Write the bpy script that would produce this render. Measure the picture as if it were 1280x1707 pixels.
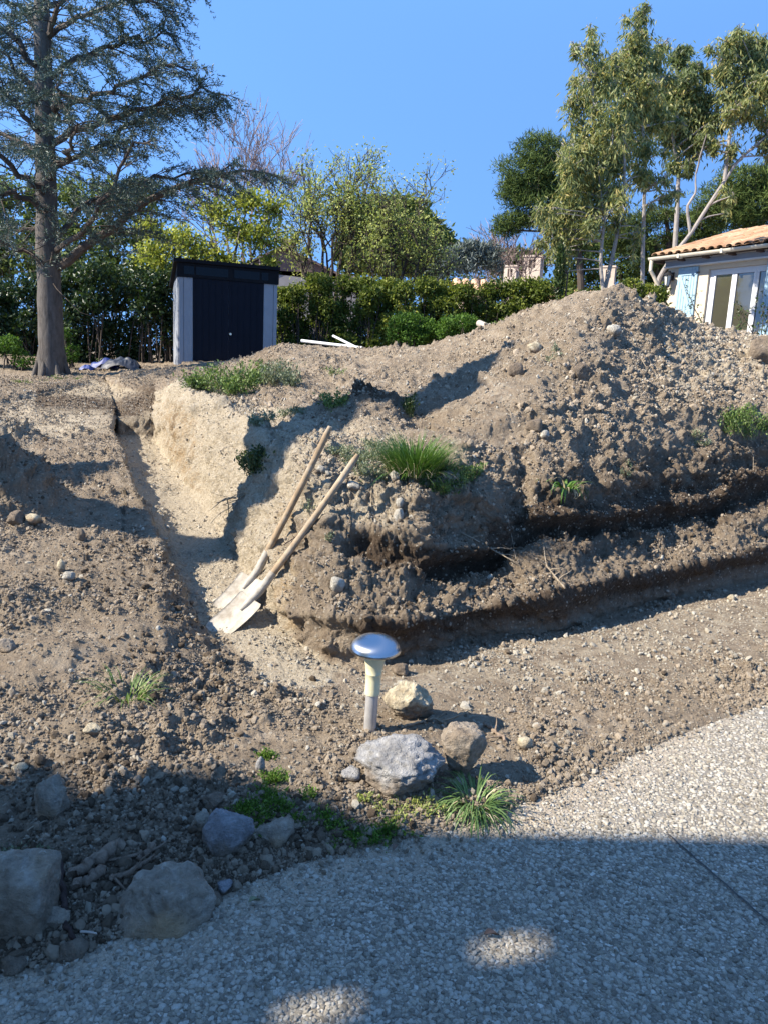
import bpy, bmesh, math, random
import numpy as np
from mathutils import Vector, Matrix
random.seed(7); RNG = np.random.default_rng(11)
for o in list(bpy.data.objects): bpy.data.objects.remove(o)
SC = bpy.context.scene; COL = SC.collection

# ------------------------------------------------------------------ camera
EYE = np.array([0.0, 0.0, 1.5]); TILT = math.radians(10.65); ROLL = math.radians(2.7); FPX = 1242.0
_f = np.array([0, math.cos(TILT), -math.sin(TILT)])
_r0 = np.array([1.0, 0, 0]); _u0 = np.array([0, math.sin(TILT), math.cos(TILT)])
_r = math.cos(ROLL)*_r0 + math.sin(ROLL)*_u0
_u = -math.sin(ROLL)*_r0 + math.cos(ROLL)*_u0
cam_d = bpy.data.cameras.new('camera'); cam = bpy.data.objects.new('camera', cam_d); COL.objects.link(cam)
cam_d.sensor_fit = 'VERTICAL'; cam_d.sensor_height = 24.0
cam_d.lens = 24.0*FPX/1707.0
cam_d.clip_start = 0.05; cam_d.clip_end = 2000
cam.matrix_world = Matrix(((_r[0], _u[0], -_f[0], EYE[0]), (_r[1], _u[1], -_f[1], EYE[1]), (_r[2], _u[2], -_f[2], EYE[2]), (0, 0, 0, 1)))
SC.camera = cam

# ------------------------------------------------------------------ world, sun, exposure
SUN_EL = math.radians(38); SUN_AZ = math.radians(-105)        # azimuth clockwise from +Y: the sun stands to the left
W = bpy.data.worlds.new("World"); SC.world = W; W.use_nodes = True
nt = W.node_tree; bg = nt.nodes['Background']
sky = nt.nodes.new('ShaderNodeTexSky'); sky.sky_type = 'NISHITA'; sky.sun_disc = False
sky.sun_elevation = SUN_EL; sky.sun_rotation = SUN_AZ
sky.air_density = 1.3; sky.dust_density = 0.15; sky.ozone_density = 3.0; sky.altitude = 200
tcw = nt.nodes.new('ShaderNodeTexCoord'); mpw = nt.nodes.new('ShaderNodeMapping'); mpw.inputs['Location'].default_value = (0, 0, .62); mpw.inputs['Scale'].default_value = (1, 1, .9)
nt.links.new(tcw.outputs['Generated'], mpw.inputs[0]); nt.links.new(mpw.outputs[0], sky.inputs[0])
tint = nt.nodes.new('ShaderNodeMix'); tint.data_type = 'RGBA'; tint.blend_type = 'MULTIPLY'; tint.inputs[0].default_value = 1.0; tint.inputs[7].default_value = (.64, .84, 1.0, 1)
nt.links.new(sky.outputs[0], tint.inputs[6]); nt.links.new(tint.outputs[2], bg.inputs[0]); bg.inputs[1].default_value = 0.15
sd = bpy.data.lights.new('sun', 'SUN'); sd.energy = 4.4; sd.angle = math.radians(0.55); sd.color = (1.0, 0.92, 0.80)
sun = bpy.data.objects.new('sun', sd); COL.objects.link(sun)
sdir = Vector((math.sin(SUN_AZ)*math.cos(SUN_EL), math.cos(SUN_AZ)*math.cos(SUN_EL), math.sin(SUN_EL)))
sun.rotation_euler = sdir.to_track_quat('Z', 'Y').to_euler(); sun.location = (-12, 0, 14)
SC.view_settings.view_transform = 'Standard'; SC.view_settings.look = 'None'
SC.view_settings.exposure = 1.48; SC.view_settings.gamma = 1.0; SC.view_settings.use_curve_mapping = False
SC.render.engine = 'CYCLES'
SC.cycles.max_bounces = 6; SC.cycles.diffuse_bounces = 3; SC.cycles.transparent_max_bounces = 8
SC.cycles.use_denoising = True

# ------------------------------------------------------------------ measuring helpers (photo pixels -> metres)
def ray(px, py):
    px = np.asarray(px, float); py = np.asarray(py, float)
    a = (px-640.0)/FPX; b = -(py-853.5)/FPX
    return _f + a[..., None]*_r + b[..., None]*_u
def at(px, py, D):
    """point seen at photo pixel (px,py) and standing D metres ahead"""
    d = ray(px, py); return EYE + d*(np.asarray(D, float)/d[..., 1])[..., None]
def atz(px, py, z):
    d = ray(px, py); return EYE + d*((np.asarray(z, float)-EYE[2])/d[..., 2])[..., None]
def atplane(px, py, a, b):
    """meets the slope z = a + b*y"""
    d = ray(px, py); return EYE + d*((a-EYE[2]+b*EYE[1])/(d[..., 2]-b*d[..., 1]))[..., None]
def col_at(px, D, z, ):
    """point at distance D and height z, straight ahead of photo column px"""
    px = np.asarray(px, float); D = np.asarray(D, float)*np.ones_like(px); z = np.asarray(z, float)*np.ones_like(px)
    py = np.full_like(px, 620.0)
    for _ in range(12):
        p = at(px, py, D); py = py - (z-p[..., 2])*FPX/D
    return at(px, py, D)

# ------------------------------------------------------------------ numpy noise
def _h(ix, iy, iz, s):
    n = (ix.astype(np.uint32)*np.uint32(374761393) + iy.astype(np.uint32)*np.uint32(668265263)
         + iz.astype(np.uint32)*np.uint32(2147483647) + np.uint32(s*1013904223 & 0xffffffff))
    n = (n ^ (n >> np.uint32(13)))*np.uint32(1274126177); n = (n ^ (n >> np.uint32(16)))*np.uint32(2246822519)
    n = n ^ (n >> np.uint32(15))
    return (n & np.uint32(0xffffff)).astype(np.float32)/np.float32(16777215.0)
def vnoise(P, freq, seed=0):
    q = (P*freq).astype(np.float32); i = np.floor(q); f = q-i; i = i.astype(np.int64).astype(np.int32)
    f = f*f*(3-2*f); r = 0
    for dx in (0, 1):
        wx = f[:, 0] if dx else 1-f[:, 0]
        for dy in (0, 1):
            wy = f[:, 1] if dy else 1-f[:, 1]
            for dz in (0, 1):
                wz = f[:, 2] if dz else 1-f[:, 2]
                r = r + wx*wy*wz*_h(i[:, 0]+dx, i[:, 1]+dy, i[:, 2]+dz, seed)
    return r*2-1
def fbm(P, freq, seed=0, oct=4, gain=0.5):
    r = 0; a = 1; t = 0
    for k in range(oct):
        r = r + a*vnoise(P, freq*(2.03**k), seed+k*17); t += a; a *= gain
    return r/t
def worley(P, freq, seed=0):
    """distance to the nearest feature point, and a random value of that cell"""
    q = (P*freq).astype(np.float32); i = np.floor(q).astype(np.int32); f = q-np.floor(q)
    best = np.full(len(q), 9.0, np.float32); val = np.zeros(len(q), np.float32)
    for dx in (-1, 0, 1):
        for dy in (-1, 0, 1):
            for dz in (-1, 0, 1):
                a, b, c = i[:, 0]+dx, i[:, 1]+dy, i[:, 2]+dz
                h1 = _h(a, b, c, seed); h2 = _h(a, b, c, seed+5); h3 = _h(a, b, c, seed+9)
                d = (dx+h1-f[:, 0])**2 + (dy+h2-f[:, 1])**2 + (dz+h3-f[:, 2])**2
                m = d < best; best = np.where(m, d, best); val = np.where(m, (h1*7.3+h2*3.1) % 1.0, val)
    return np.sqrt(best), val

# ------------------------------------------------------------------ objects and tags
def tag(o, label=None, cat=None, group=None, kind=None):
    if label: o['label'] = label
    if cat: o['category'] = cat
    if group: o['group'] = group
    if kind: o['kind'] = kind
    return o
def link(o, parent=None):
    COL.objects.link(o)
    if parent is not None: o.parent = parent
    return o
def empty(name, loc=(0, 0, 0), rz=0.0):
    o = bpy.data.objects.new(name, None); o.location = loc; o.rotation_euler = (0, 0, rz); o.empty_display_size = 0.2
    return link(o)
def mesh_np(name, V, F, mat=None, parent=None, smooth=False, k=None):
    """V (n,3), F (m,k) index array of tris or quads, or a list of such arrays"""
    V = np.asarray(V, np.float32); Fs = F if isinstance(F, list) else [F]
    Fs = [np.asarray(f, np.int32) for f in Fs if len(f)]
    me = bpy.data.meshes.new(name); me.vertices.add(len(V)); me.vertices.foreach_set('co', V.ravel())
    nl = sum(f.size for f in Fs); npoly = sum(len(f) for f in Fs)
    me.loops.add(nl); me.loops.foreach_set('vertex_index', np.concatenate([f.ravel() for f in Fs]))
    me.polygons.add(npoly)
    tot = np.concatenate([np.full(len(f), f.shape[1], np.int32) for f in Fs])
    st = np.concatenate([[0], np.cumsum(tot)[:-1]]).astype(np.int32)
    me.polygons.foreach_set('loop_start', st)
    me.update(calc_edges=True)
    me.polygons.foreach_set('use_smooth', np.full(npoly, bool(smooth)))
    if mat is not None:
        for m in (mat if isinstance(mat, (list, tuple)) else [mat]): me.materials.append(m)
    o = bpy.data.objects.new(name, me); return link(o, parent)
class MB:
    """collects shapes, builds them as one mesh object"""
    def __init__(s): s.v = []; s.f3 = []; s.f4 = []; s.n = 0
    def add(s, V, F):
        V = np.asarray(V, float); F = np.asarray(F, int)
        (s.f3 if F.shape[1] == 3 else s.f4).append(F+s.n); s.v.append(V); s.n += len(V); return s
    def box(s, lo, hi, M=None, bev=0.0):
        x0, y0, z0 = lo; x1, y1, z1 = hi
        if bev > 0:
            b = bev; V = []
            for z, e in ((z0, b), (z0+b, 0), (z1-b, 0), (z1, b)):
                V += [(x0+e+ (b if e == 0 else 0), y0+e, z), (x1-e-(b if e == 0 else 0), y0+e, z), (x1-e, y0+e+(b if e == 0 else 0), z), (x1-e, y1-e-(b if e == 0 else 0), z),
                      (x1-e-(b if e == 0 else 0), y1-e, z), (x0+e+(b if e == 0 else 0), y1-e, z), (x0+e, y1-e-(b if e == 0 else 0), z), (x0+e, y0+e+(b if e == 0 else 0), z)]
            F = [];
            for r in range(3):
                for k in range(8): F.append((r*8+k, r*8+(k+1) % 8, r*8+8+(k+1) % 8, r*8+8+k))
            F += [(0, 7, 6, 1), (1, 6, 5, 2), (2, 5, 4, 3), (24, 25, 30, 31), (25, 26, 29, 30), (26, 27, 28, 29)]
        else:
            V = [(x0, y0, z0), (x1, y0, z0), (x1, y1, z0), (x0, y1, z0), (x0, y0, z1), (x1, y0, z1), (x1, y1, z1), (x0, y1, z1)]
            F = [(0, 3, 2, 1), (4, 5, 6, 7), (0, 1, 5, 4), (1, 2, 6, 5), (2, 3, 7, 6), (3, 0, 4, 7)]
        V = np.array(V, float)
        if M is not None: V = V @ np.array(M)[:3, :3].T + np.array(M)[:3, 3]
        return s.add(V, F)
    def tube(s, pts, rad, n=6, cap=True):
        P = np.asarray(pts, float); R = np.ones(len(P))*np.asarray(rad, float)
        T = np.gradient(P, axis=0); T /= (np.linalg.norm(T, axis=1)[:, None]+1e-9)
        a = np.array([0, 0, 1.0]) if abs(T[0][2]) < 0.9 else np.array([1.0, 0, 0])
        V = np.zeros((len(P), n, 3)); ang = np.arange(n)*2*math.pi/n
        u = np.cross(T[0], a); u /= np.linalg.norm(u)
        for i in range(len(P)):
            u = u-T[i]*np.dot(u, T[i]); u /= (np.linalg.norm(u)+1e-9); w = np.cross(T[i], u)
            V[i] = P[i]+R[i]*(np.cos(ang)[:, None]*u+np.sin(ang)[:, None]*w)
        k = np.arange(n); F = []
        for i in range(len(P)-1):
            F.append(np.stack([i*n+k, i*n+(k+1) % n, (i+1)*n+(k+1) % n, (i+1)*n+k], 1))
        base = s.n; s.add(V.reshape(-1, 3), np.concatenate(F))
        if cap:
            m = len(P)*n
            for i0, c, fl in ((0, P[0], 1), ((len(P)-1)*n, P[-1], 0)):
                Vc = np.concatenate([V.reshape(-1, 3)[i0:i0+n], [c]])
                Fc = np.stack([(k+1) % n, k, np.full(n, n)], 1) if fl else np.stack([k, (k+1) % n, np.full(n, n)], 1)
                s.add(Vc, Fc)
        return s
    def lathe(s, prof, n=32, c=(0, 0, 0), axis=None):
        """prof: list of (r, z)"""
        ang = np.arange(n)*2*math.pi/n; V = []
        for r, z in prof: V.append(np.stack([r*np.cos(ang), r*np.sin(ang), np.full(n, z)], 1))
        V = np.concatenate(V)+np.array(c); k = np.arange(n)
        F = np.concatenate([np.stack([i*n+k, i*n+(k+1) % n, (i+1)*n+(k+1) % n, (i+1)*n+k], 1) for i in range(len(prof)-1)])
        return s.add(V, F)
    def build(s, name, mat, parent=None, smooth=False):
        F = []
        if s.f3: F.append(np.concatenate(s.f3))
        if s.f4: F.append(np.concatenate(s.f4))
        return mesh_np(name, np.concatenate(s.v), F, mat, parent, smooth)
def set_attr(o, name, arr, typ='FLOAT'):
    a = o.data.attributes.new(name, typ, 'POINT')
    if typ == 'FLOAT': a.data.foreach_set('value', np.asarray(arr, np.float32).ravel())
    elif typ == 'FLOAT_VECTOR': a.data.foreach_set('vector', np.asarray(arr, np.float32).ravel())
    elif typ == 'FLOAT_COLOR': a.data.foreach_set('color', np.asarray(arr, np.float32).ravel())
    elif typ == 'INT': a.data.foreach_set('value', np.asarray(arr, np.int32).ravel())

# ------------------------------------------------------------------ materials
class NT:
    def __init__(s, name):
        s.m = bpy.data.materials.new(name); s.m.use_nodes = True; s.t = s.m.node_tree
        s.b = s.t.nodes['Principled BSDF']; s.out = s.t.nodes['Material Output']
        s.b.inputs['Specular IOR Level'].default_value = 0.3
    def n(s, typ, **kw):
        x = s.t.nodes.new(typ)
        for k, v in kw.items():
            if k in ('operation', 'blend_type', 'data_type', 'feature', 'distance', 'attribute_name', 'noise_dimensions', 'wave_type', 'bands_direction', 'interpolation_type', 'clamp'):
                setattr(x, k, v)
            else: x.inputs[k.replace('_', ' ')].default_value = v
        return x
    def l(s, a, b): s.t.links.new(a, b)
    def coord(s, obj=True):
        if not hasattr(s, '_c'):
            s._c = s.t.nodes.new('ShaderNodeTexCoord').outputs['Object'] if obj else s.t.nodes.new('ShaderNodeNewGeometry').outputs['Position']
        return s._c
    def noise(s, scale, detail=4, rough=0.55, dist=0.0, vec=None):
        x = s.n('ShaderNodeTexNoise', Scale=scale, Detail=detail, Roughness=rough, Distortion=dist)
        s.l(vec if vec is not None else s.coord(), x.inputs['Vector']); return x.outputs['Fac']
    def voro(s, scale, out='Distance', feature='F1', vec=None, rnd=1.0):
        x = s.n('ShaderNodeTexVoronoi', feature=feature, Scale=scale, Randomness=rnd)
        s.l(vec if vec is not None else s.coord(), x.inputs['Vector']); return x.outputs[out]
    def ramp(s, fac, stops):
        x = s.t.nodes.new('ShaderNodeValToRGB'); e = x.color_ramp.elements
        while len(e) < len(stops): e.new(0.5)
        for el, (p, c) in zip(e, stops):
            el.position = p; el.color = (c[0], c[1], c[2], 1) if isinstance(c, (tuple, list)) else (c, c, c, 1)
        s.l(fac, x.inputs[0]); return x.outputs[0]
    def mix(s, fac, a, b, mode='MIX'):
        x = s.t.nodes.new('ShaderNodeMix'); x.data_type = 'RGBA'; x.blend_type = mode
        for v, k in ((fac, 0), (a, 6), (b, 7)):
            if isinstance(v, (int, float)): x.inputs[k].default_value = v if k == 0 else (v, v, v, 1)
            elif isinstance(v, (tuple, list)): x.inputs[k].default_value = (v[0], v[1], v[2], 1)
            else: s.l(v, x.inputs[k])
        return x.outputs[2]
    def math(s, op, a, b=None):
        x = s.t.nodes.new('ShaderNodeMath'); x.operation = op
        for v, k in ((a, 0), (b, 1)):
            if v is None: continue
            if isinstance(v, (int, float)): x.inputs[k].default_value = v
            else: s.l(v, x.inputs[k])
        return x.outputs[0]
    def attr(s, name, out='Fac'):
        x = s.n('ShaderNodeAttribute', attribute_name=name); return x.outputs[out]
    def color(s, c):
        if isinstance(c, (tuple, list)): s.b.inputs['Base Color'].default_value = (c[0], c[1], c[2], 1)
        else: s.l(c, s.b.inputs['Base Color'])
    def set(s, **kw):
        for k, v in kw.items(): s.b.inputs[k.replace('_', ' ')].default_value = v
        return s
    def bump(s, h, strength=0.5, dist=0.01, prev=None):
        x = s.n('ShaderNodeBump', Strength=strength, Distance=dist); s.l(h, x.inputs['Height'])
        if prev is not None: s.l(prev, x.inputs['Normal'])
        s.l(x.outputs[0], s.b.inputs['Normal']); return x.outputs[0]

def mat_soil():
    s = NT('soil'); n1 = s.noise(1.6, 5); n2 = s.noise(9, 6, .65); n3 = s.noise(55, 5, .7); n4 = s.noise(260, 3, .7)
    base = s.ramp(n2, [(.30, (.19, .142, .098)), (.50, (.335, .265, .19)), (.74, (.48, .40, .30))])
    base = s.mix(s.ramp(n1, [(.38, 0.0), (.60, .8)]), base, s.ramp(n3, [(.3, (.18, .132, .088)), (.7, (.37, .30, .215))]))
    pale = s.ramp(n3, [(.25, (.29, .23, .155)), (.5, (.49, .41, .295)), (.75, (.64, .57, .44))])
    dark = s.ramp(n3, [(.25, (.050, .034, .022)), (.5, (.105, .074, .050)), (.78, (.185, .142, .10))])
    och = s.ramp(n3, [(.25, (.24, .155, .075)), (.6, (.42, .30, .17)), (.8, (.52, .41, .26))])
    z = s.n('ShaderNodeAttribute', attribute_name='zone'); sp = s.t.nodes.new('ShaderNodeSeparateColor'); s.l(z.outputs['Color'], sp.inputs[0])
    def k(v, nz, w=.5):   # ragged mask
        return s.ramp(s.math('ADD', v, s.math('MULTIPLY', s.math('SUBTRACT', nz, .5), w)), [(.35, 0.0), (.65, 1.0)])
    c = s.mix(k(sp.outputs[0], n2, .9), base, pale)
    c = s.mix(k(sp.outputs[2], n2, 1.1), c, och)
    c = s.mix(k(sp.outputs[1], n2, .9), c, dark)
    vr = s.t.nodes.new('ShaderNodeTexVoronoi'); vr.inputs['Scale'].default_value = 46; s.l(s.coord(), vr.inputs['Vector'])
    sep = s.t.nodes.new('ShaderNodeSeparateColor'); s.l(vr.outputs['Color'], sep.inputs[0])
    chip = s.math('MULTIPLY', s.math('GREATER_THAN', sep.outputs[0], .80), s.ramp(vr.outputs['Distance'], [(.28, 1.0), (.40, 0.0)]))
    c = s.mix(s.math('MULTIPLY', chip, .65), c, (.50, .45, .36))
    c = s.mix(s.math('MULTIPLY', s.ramp(n4, [(.38, 1.0), (.5, 0.0)]), .38), c, s.mix(.5, c, (.04, .03, .02)))
    s.color(c); s.set(Roughness=.95); s.b.inputs['Specular IOR Level'].default_value = .15
    h = s.math('ADD', s.math('MULTIPLY', n3, 1.0), s.math('MULTIPLY', n4, .45))
    h = s.math('ADD', h, s.math('MULTIPLY', chip, .15))
    s.bump(h, 1.0, .034); return s.m
def mat_clod(name, lo, hi):
    s = NT(name); r = s.t.nodes.new('ShaderNodeObjectInfo').outputs['Random']
    n = s.noise(60, 4, .65); n2 = s.noise(14, 3, .6)
    c = s.mix(r, lo, hi); c = s.mix(s.ramp(n, [(.3, .0), (.7, .6)]), s.mix(.22, c, (.05, .04, .028)), c)
    c = s.mix(s.ramp(n2, [(.4, 0.), (.7, .4)]), c, hi)
    s.color(c); s.set(Roughness=.95); s.b.inputs['Specular IOR Level'].default_value = .12; s.bump(n, .8, .01); return s.m
def mat_rock(name, a, b, c3, scale=1.0, vein=None, gloss=.8):
    s = NT(name); n1 = s.noise(7*scale, 6, .65, .6); n2 = s.noise(34*scale, 6, .7); n3 = s.noise(160*scale, 4, .7)
    c = s.ramp(n1, [(.32, a), (.52, b), (.70, c3)])
    c = s.mix(s.ramp(n2, [(.35, .75), (.55, 0.0)]), c, s.mix(.55, c, (.07, .06, .05)))
    c = s.mix(s.ramp(n2, [(.60, .0), (.72, .6)]), c, tuple(min(.8, x*1.45) for x in c3))
    if vein: c = s.mix(s.ramp(s.noise(3.2*scale, 3, .5), [(.52, 0.), (.62, .85)]), c, vein)
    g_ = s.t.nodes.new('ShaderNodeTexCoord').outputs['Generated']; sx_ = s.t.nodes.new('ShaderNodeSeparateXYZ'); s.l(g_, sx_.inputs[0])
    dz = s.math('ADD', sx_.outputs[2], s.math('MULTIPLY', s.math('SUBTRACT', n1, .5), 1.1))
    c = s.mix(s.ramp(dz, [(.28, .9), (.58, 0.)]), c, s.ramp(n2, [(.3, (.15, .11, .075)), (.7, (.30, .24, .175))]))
    s.color(c); s.set(Roughness=gloss)
    h = s.math('ADD', s.math('MULTIPLY', n2, 1.0), s.math('MULTIPLY', n3, .35));
    s.bump(h, 1.0, .026); return s.m
def mat_plain(name, c, rough=.6, metal=0.0, nscale=20, var=.15, bump=0.0, spec=.4, dirt=None):
    s = NT(name); n = s.noise(nscale, 5, .6)
    a = tuple(max(0, x*(1-var)) for x in c); b = tuple(min(1, x*(1+var)) for x in c)
    cc = s.ramp(n, [(.3, a), (.7, b)])
    if dirt is not None:
        cc = s.mix(s.ramp(s.noise(nscale*.35, 6, .7), [(.48, 0.), (.68, dirt[1])]), cc, dirt[0])
    s.color(cc); s.set(Roughness=rough, Metallic=metal); s.b.inputs['Specular IOR Level'].default_value = spec
    if bump: s.bump(n, bump, .01)
    return s.m
def mat_leaf(name, cols, trans=.25, rough=.5, spec=.35):
    """foliage: colours vary leaf by leaf through a per-point attribute 'tone'"""
    s = NT(name); t = s.attr('tone')
    st = [(i/(len(cols)-1), c) for i, c in enumerate(cols)]
    c = s.ramp(t, st); s.color(c); s.set(Roughness=rough); s.b.inputs['Specular IOR Level'].default_value = spec
    tr = s.t.nodes.new('ShaderNodeBsdfTranslucent'); s.l(s.mix(.5, c, s.mix(1.0, c, (.9, 1.0, .25), 'MULTIPLY')), tr.inputs[0])
    mx = s.t.nodes.new('ShaderNodeMixShader'); mx.inputs[0].default_value = trans
    s.l(s.b.outputs[0], mx.inputs[1]); s.l(tr.outputs[0], mx.inputs[2]); s.l(mx.outputs[0], s.out.inputs[0]); return s.m
def mat_bark(name, a, b, scale=1.0, bump=.8):
    s = NT(name); mp = s.t.nodes.new('ShaderNodeMapping'); mp.inputs['Scale'].default_value = (1, 1, .3); s.l(s.coord(), mp.inputs[0])
    n = s.noise(16*scale, 6, .7, .5, mp.outputs[0]); n2 = s.noise(3*scale, 3)
    c = s.ramp(n, [(.3, a), (.68, b)]); c = s.mix(s.ramp(n2, [(.4, 0.), (.7, .5)]), c, b)
    s.color(c); s.set(Roughness=.9); s.b.inputs['Specular IOR Level'].default_value = .15; s.bump(n, bump, .02); return s.m

# ------------------------------------------------------------------ TERRAIN: feature lines from near to far, lofted, then roughened
def cols_terrain():
    a = np.arange(-900, -140, 22.0); b = np.arange(-140, 1420, 1.95); c = np.arange(1420, 2500, 24.0)
    return np.concatenate([a, b, c])
CPX = cols_terrain()
def lerp(k, sm=9):
    xs = np.array([p[0] for p in k], float); ys = np.array([p[1] for p in k], float)
    y = np.interp(CPX, xs, ys)
    return y
def sm(y, n=15):
    if n < 2: return y
    k = np.hanning(n+2)[1:-1]; k /= k.sum(); return np.convolve(np.pad(y, n//2, mode='edge'), k, 'valid')[:len(y)]
FA, FB = -.17, .10                      # slope of the left field: z = FA + FB*y
L = CPX < 190
feat = []
# near ground under the paving
feat.append(np.stack([np.where(CPX < 640, (CPX-640)/1242*.9, (CPX-640)/1242*.9), np.full_like(CPX, .25), np.full_like(CPX, -.06)], 1))
edge_py = lerp([(-900, 2100), (-200, 1690), (0, 1625), (100, 1600), (200, 1565), (300, 1535), (400, 1480), (500, 1440), (600, 1415), (700, 1392), (800, 1366), (900, 1328), (1000, 1285), (1100, 1238), (1280, 1172), (1500, 1090), (2500, 900)])
pe = atz(CPX, edge_py+26, -.035); feat.append(pe)
feat.append(atz(CPX, edge_py-10, .012))
feat.append(atz(CPX, lerp([(-900, 1800), (0, 1440), (100, 1440), (200, 1440), (300, 1410), (400, 1375), (500, 1355), (600, 1335), (700, 1315), (800, 1305), (900, 1285), (1000, 1250), (1100, 1205), (1280, 1145), (1500, 1060), (2500, 880)]),
            lerp([(-900, .05), (0, .055), (200, .055), (350, .06), (450, .055), (600, .05), (700, .05), (800, .035), (900, .018), (2500, .012)])))
def planepts(py, off=0.0): return atplane(CPX, py, FA+off, FB)
f3py = lerp([(-900, 1180), (200, 1180), (500, 1190), (900, 1170), (1280, 1090), (1500, 1040), (2500, 860)])
w = np.clip((CPX-180)/200, 0, 1)
za = planepts(f3py)[:, 2]
feat.append(atz(CPX, f3py, (1-w)*za+w*.02))
# 4 trench left lip / toe of the bank
f4py = lerp([(-900, 760), (0, 745), (100, 728), (186, 716), (200, 735), (215, 790), (250, 862), (280, 930), (310, 1000), (350, 1048), (400, 1105), (450, 1140), (520, 1150), (600, 1138), (700, 1128), (800, 1094), (900, 1072), (1000, 1052), (1100, 1028), (1280, 992), (1500, 950), (2500, 800)])
w = np.clip((CPX-270)/105, 0, 1)
za = planepts(f4py)[:, 2]
f4 = atz(CPX, f4py, (1-w)*za+w*.035); feat.append(f4)
# 5 trench floor beside the lip (hidden), 6 foot of the right wall
f6py = lerp([(-900, 735), (0, 722), (100, 712), (186, 706), (196, 728), (262, 738), (300, 795), (350, 862), (395, 925), (440, 1012), (480, 1060), (545, 1100), (600, 1108), (700, 1097), (780, 1069), (936, 1050), (1092, 1003), (1280, 968), (1500, 925), (2500, 790)])
f6z = lerp([(190, .52), (262, .46), (300, .36), (350, .26), (395, .17), (440, .07), (480, .03), (545, .015), (600, 0), (2500, 0)])
f6 = atz(CPX, f6py, f6z); f6[L] = planepts(f6py)[L]
f5D = np.where(L, .5*(f4[:, 1]+f6[:, 1]), np.minimum(f4[:, 1]+.07, .5*(f4[:, 1]+f6[:, 1])))
tz = np.interp(f5D, [3.3, 4.0, 4.9, 5.8, 7.0, 8.9], [.0, .03, .11, .21, .33, .48])
tz = np.clip(tz, f4[:, 2]-.085, f4[:, 2]-.012)
f5z = np.where(L, FA+FB*f5D, np.where(CPX > 480, .012, tz)); w = np.clip((CPX-420)/60, 0, 1)
f5z = np.where(L, f5z, (1-w)*tz+w*.012)
feat.append(col_at(CPX, f5D, f5z)); feat.append(f6)
D6 = f6[:, 1]
# 7 first lip, 8 foot of the second face, 9 upper edge
def dpts(py, off, pyL, DL):
    p = at(CPX, py, D6+off); q = planepts(pyL); p[L] = q[L]; return p
f7py = lerp([(190, 700), (262, 692), (300, 748), (350, 800), (395, 862), (440, 945), (480, 1000), (520, 1010), (545, 1027), (624, 1036), (706, 1036), (787, 1019), (860, 999), (936, 983), (1014, 966), (1147, 944), (1280, 912), (1500, 870), (2500, 760)])
f7off = lerp([(190, .04), (262, .08), (300, .22), (350, .22), (395, .25), (440, .2), (480, .05), (520, .03), (560, .0), (640, -.08), (800, -.11), (1280, -.10), (2500, 0)])
feat.append(dpts(f7py, f7off, lerp([(-900, 720), (0, 700), (186, 696)]), 0))
f8py = lerp([(190, 686), (262, 678), (300, 700), (350, 735), (395, 800), (440, 880), (480, 925), (515, 918), (567, 918), (649, 938), (726, 952), (787, 952), (840, 935), (881, 897), (936, 884), (1030, 891), (1116, 876), (1190, 864), (1210, 838), (1280, 822), (1500, 790), (2500, 730)])
f8off = lerp([(190, .7), (262, .35), (300, .60), (350, .58), (395, .5), (440, .42), (480, .35), (520, .38), (580, .50), (620, .47), (700, .30), (760, .32), (860, .52), (950, .56), (1280, .60), (2500, .6)])
feat.append(dpts(f8py, f8off, lerp([(-900, 700), (0, 682), (100, 680), (186, 684)]), 0))
f9py = lerp([(190, 648), (240, 655), (262, 660), (300, 645), (345, 662), (400, 690), (425, 700), (458, 752), (500, 765), (540, 775), (580, 800), (624, 812), (689, 820), (746, 828), (807, 820), (835, 838), (870, 850), (897, 800), (975, 822), (1085, 786), (1170, 770), (1249, 752), (1280, 745), (1500, 700), (2500, 640)])
f9off = lerp([(190, 2.2), (262, .8), (300, 1.05), (350, 1.35), (400, 1.35), (440, 1.1), (480, .92), (520, .82), (560, .86), (620, .80), (700, .52), (760, .48), (800, .50), (850, .70), (900, .66), (980, .66), (1100, .70), (1280, .80), (2500, .6)])
feat.append(dpts(f9py, f9off, lerp([(-900, 690), (0, 676), (100, 655), (150, 642), (186, 640)]), 0))
p9 = feat[-1]
# 10 back of the shelf, 11 mid slope, 12 crest
def spts(py, D, pyL, offL=0.0):
    p = at(CPX, py, D); q = planepts(pyL, offL); p[L] = q[L]; return p
f10py = lerp([(190, 640), (262, 652), (300, 638), (400, 672), (460, 688), (500, 690), (560, 690), (600, 698), (650, 706), (700, 718), (760, 742), (800, 760), (850, 770), (900, 730), (1000, 700), (1100, 690), (1200, 676), (1280, 668), (1500, 640), (2500, 600)])
f10D = lerp([(190, 11.8), (262, 10.5), (300, 9.0), (400, 7.3), (460, 6.5), (500, 6.2), (560, 6.0), (600, 5.8), (700, 5.35), (760, 5.1), (800, 5.05), (850, 5.2), (900, 5.5), (1000, 5.9), (1100, 6.3), (1280, 6.9), (2500, 8)])
feat.append(spts(f10py, f10D, lerp([(-900, 680), (0, 664), (100, 643), (150, 631), (186, 630)]), .07))
f11py = lerp([(190, 625), (262, 630), (300, 628), (400, 640), (500, 640), (560, 645), (600, 640), (650, 650), (700, 662), (760, 650), (800, 640), (850, 625), (900, 600), (1000, 575), (1100, 596), (1200, 610), (1280, 612), (1500, 600), (2500, 590)])
f11D = lerp([(190, 12.7), (262, 11.6), (300, 10.5), (400, 9), (500, 7.8), (600, 7.2), (650, 6.9), (690, 6.5), (760, 6.5), (800, 6.5), (900, 6.5), (1000, 6.75), (1100, 7.1), (1280, 7.9), (2500, 9)])
feat.append(spts(f11py, f11D, lerp([(-900, 650), (0, 645), (100, 630), (186, 622)]), .05))
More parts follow.
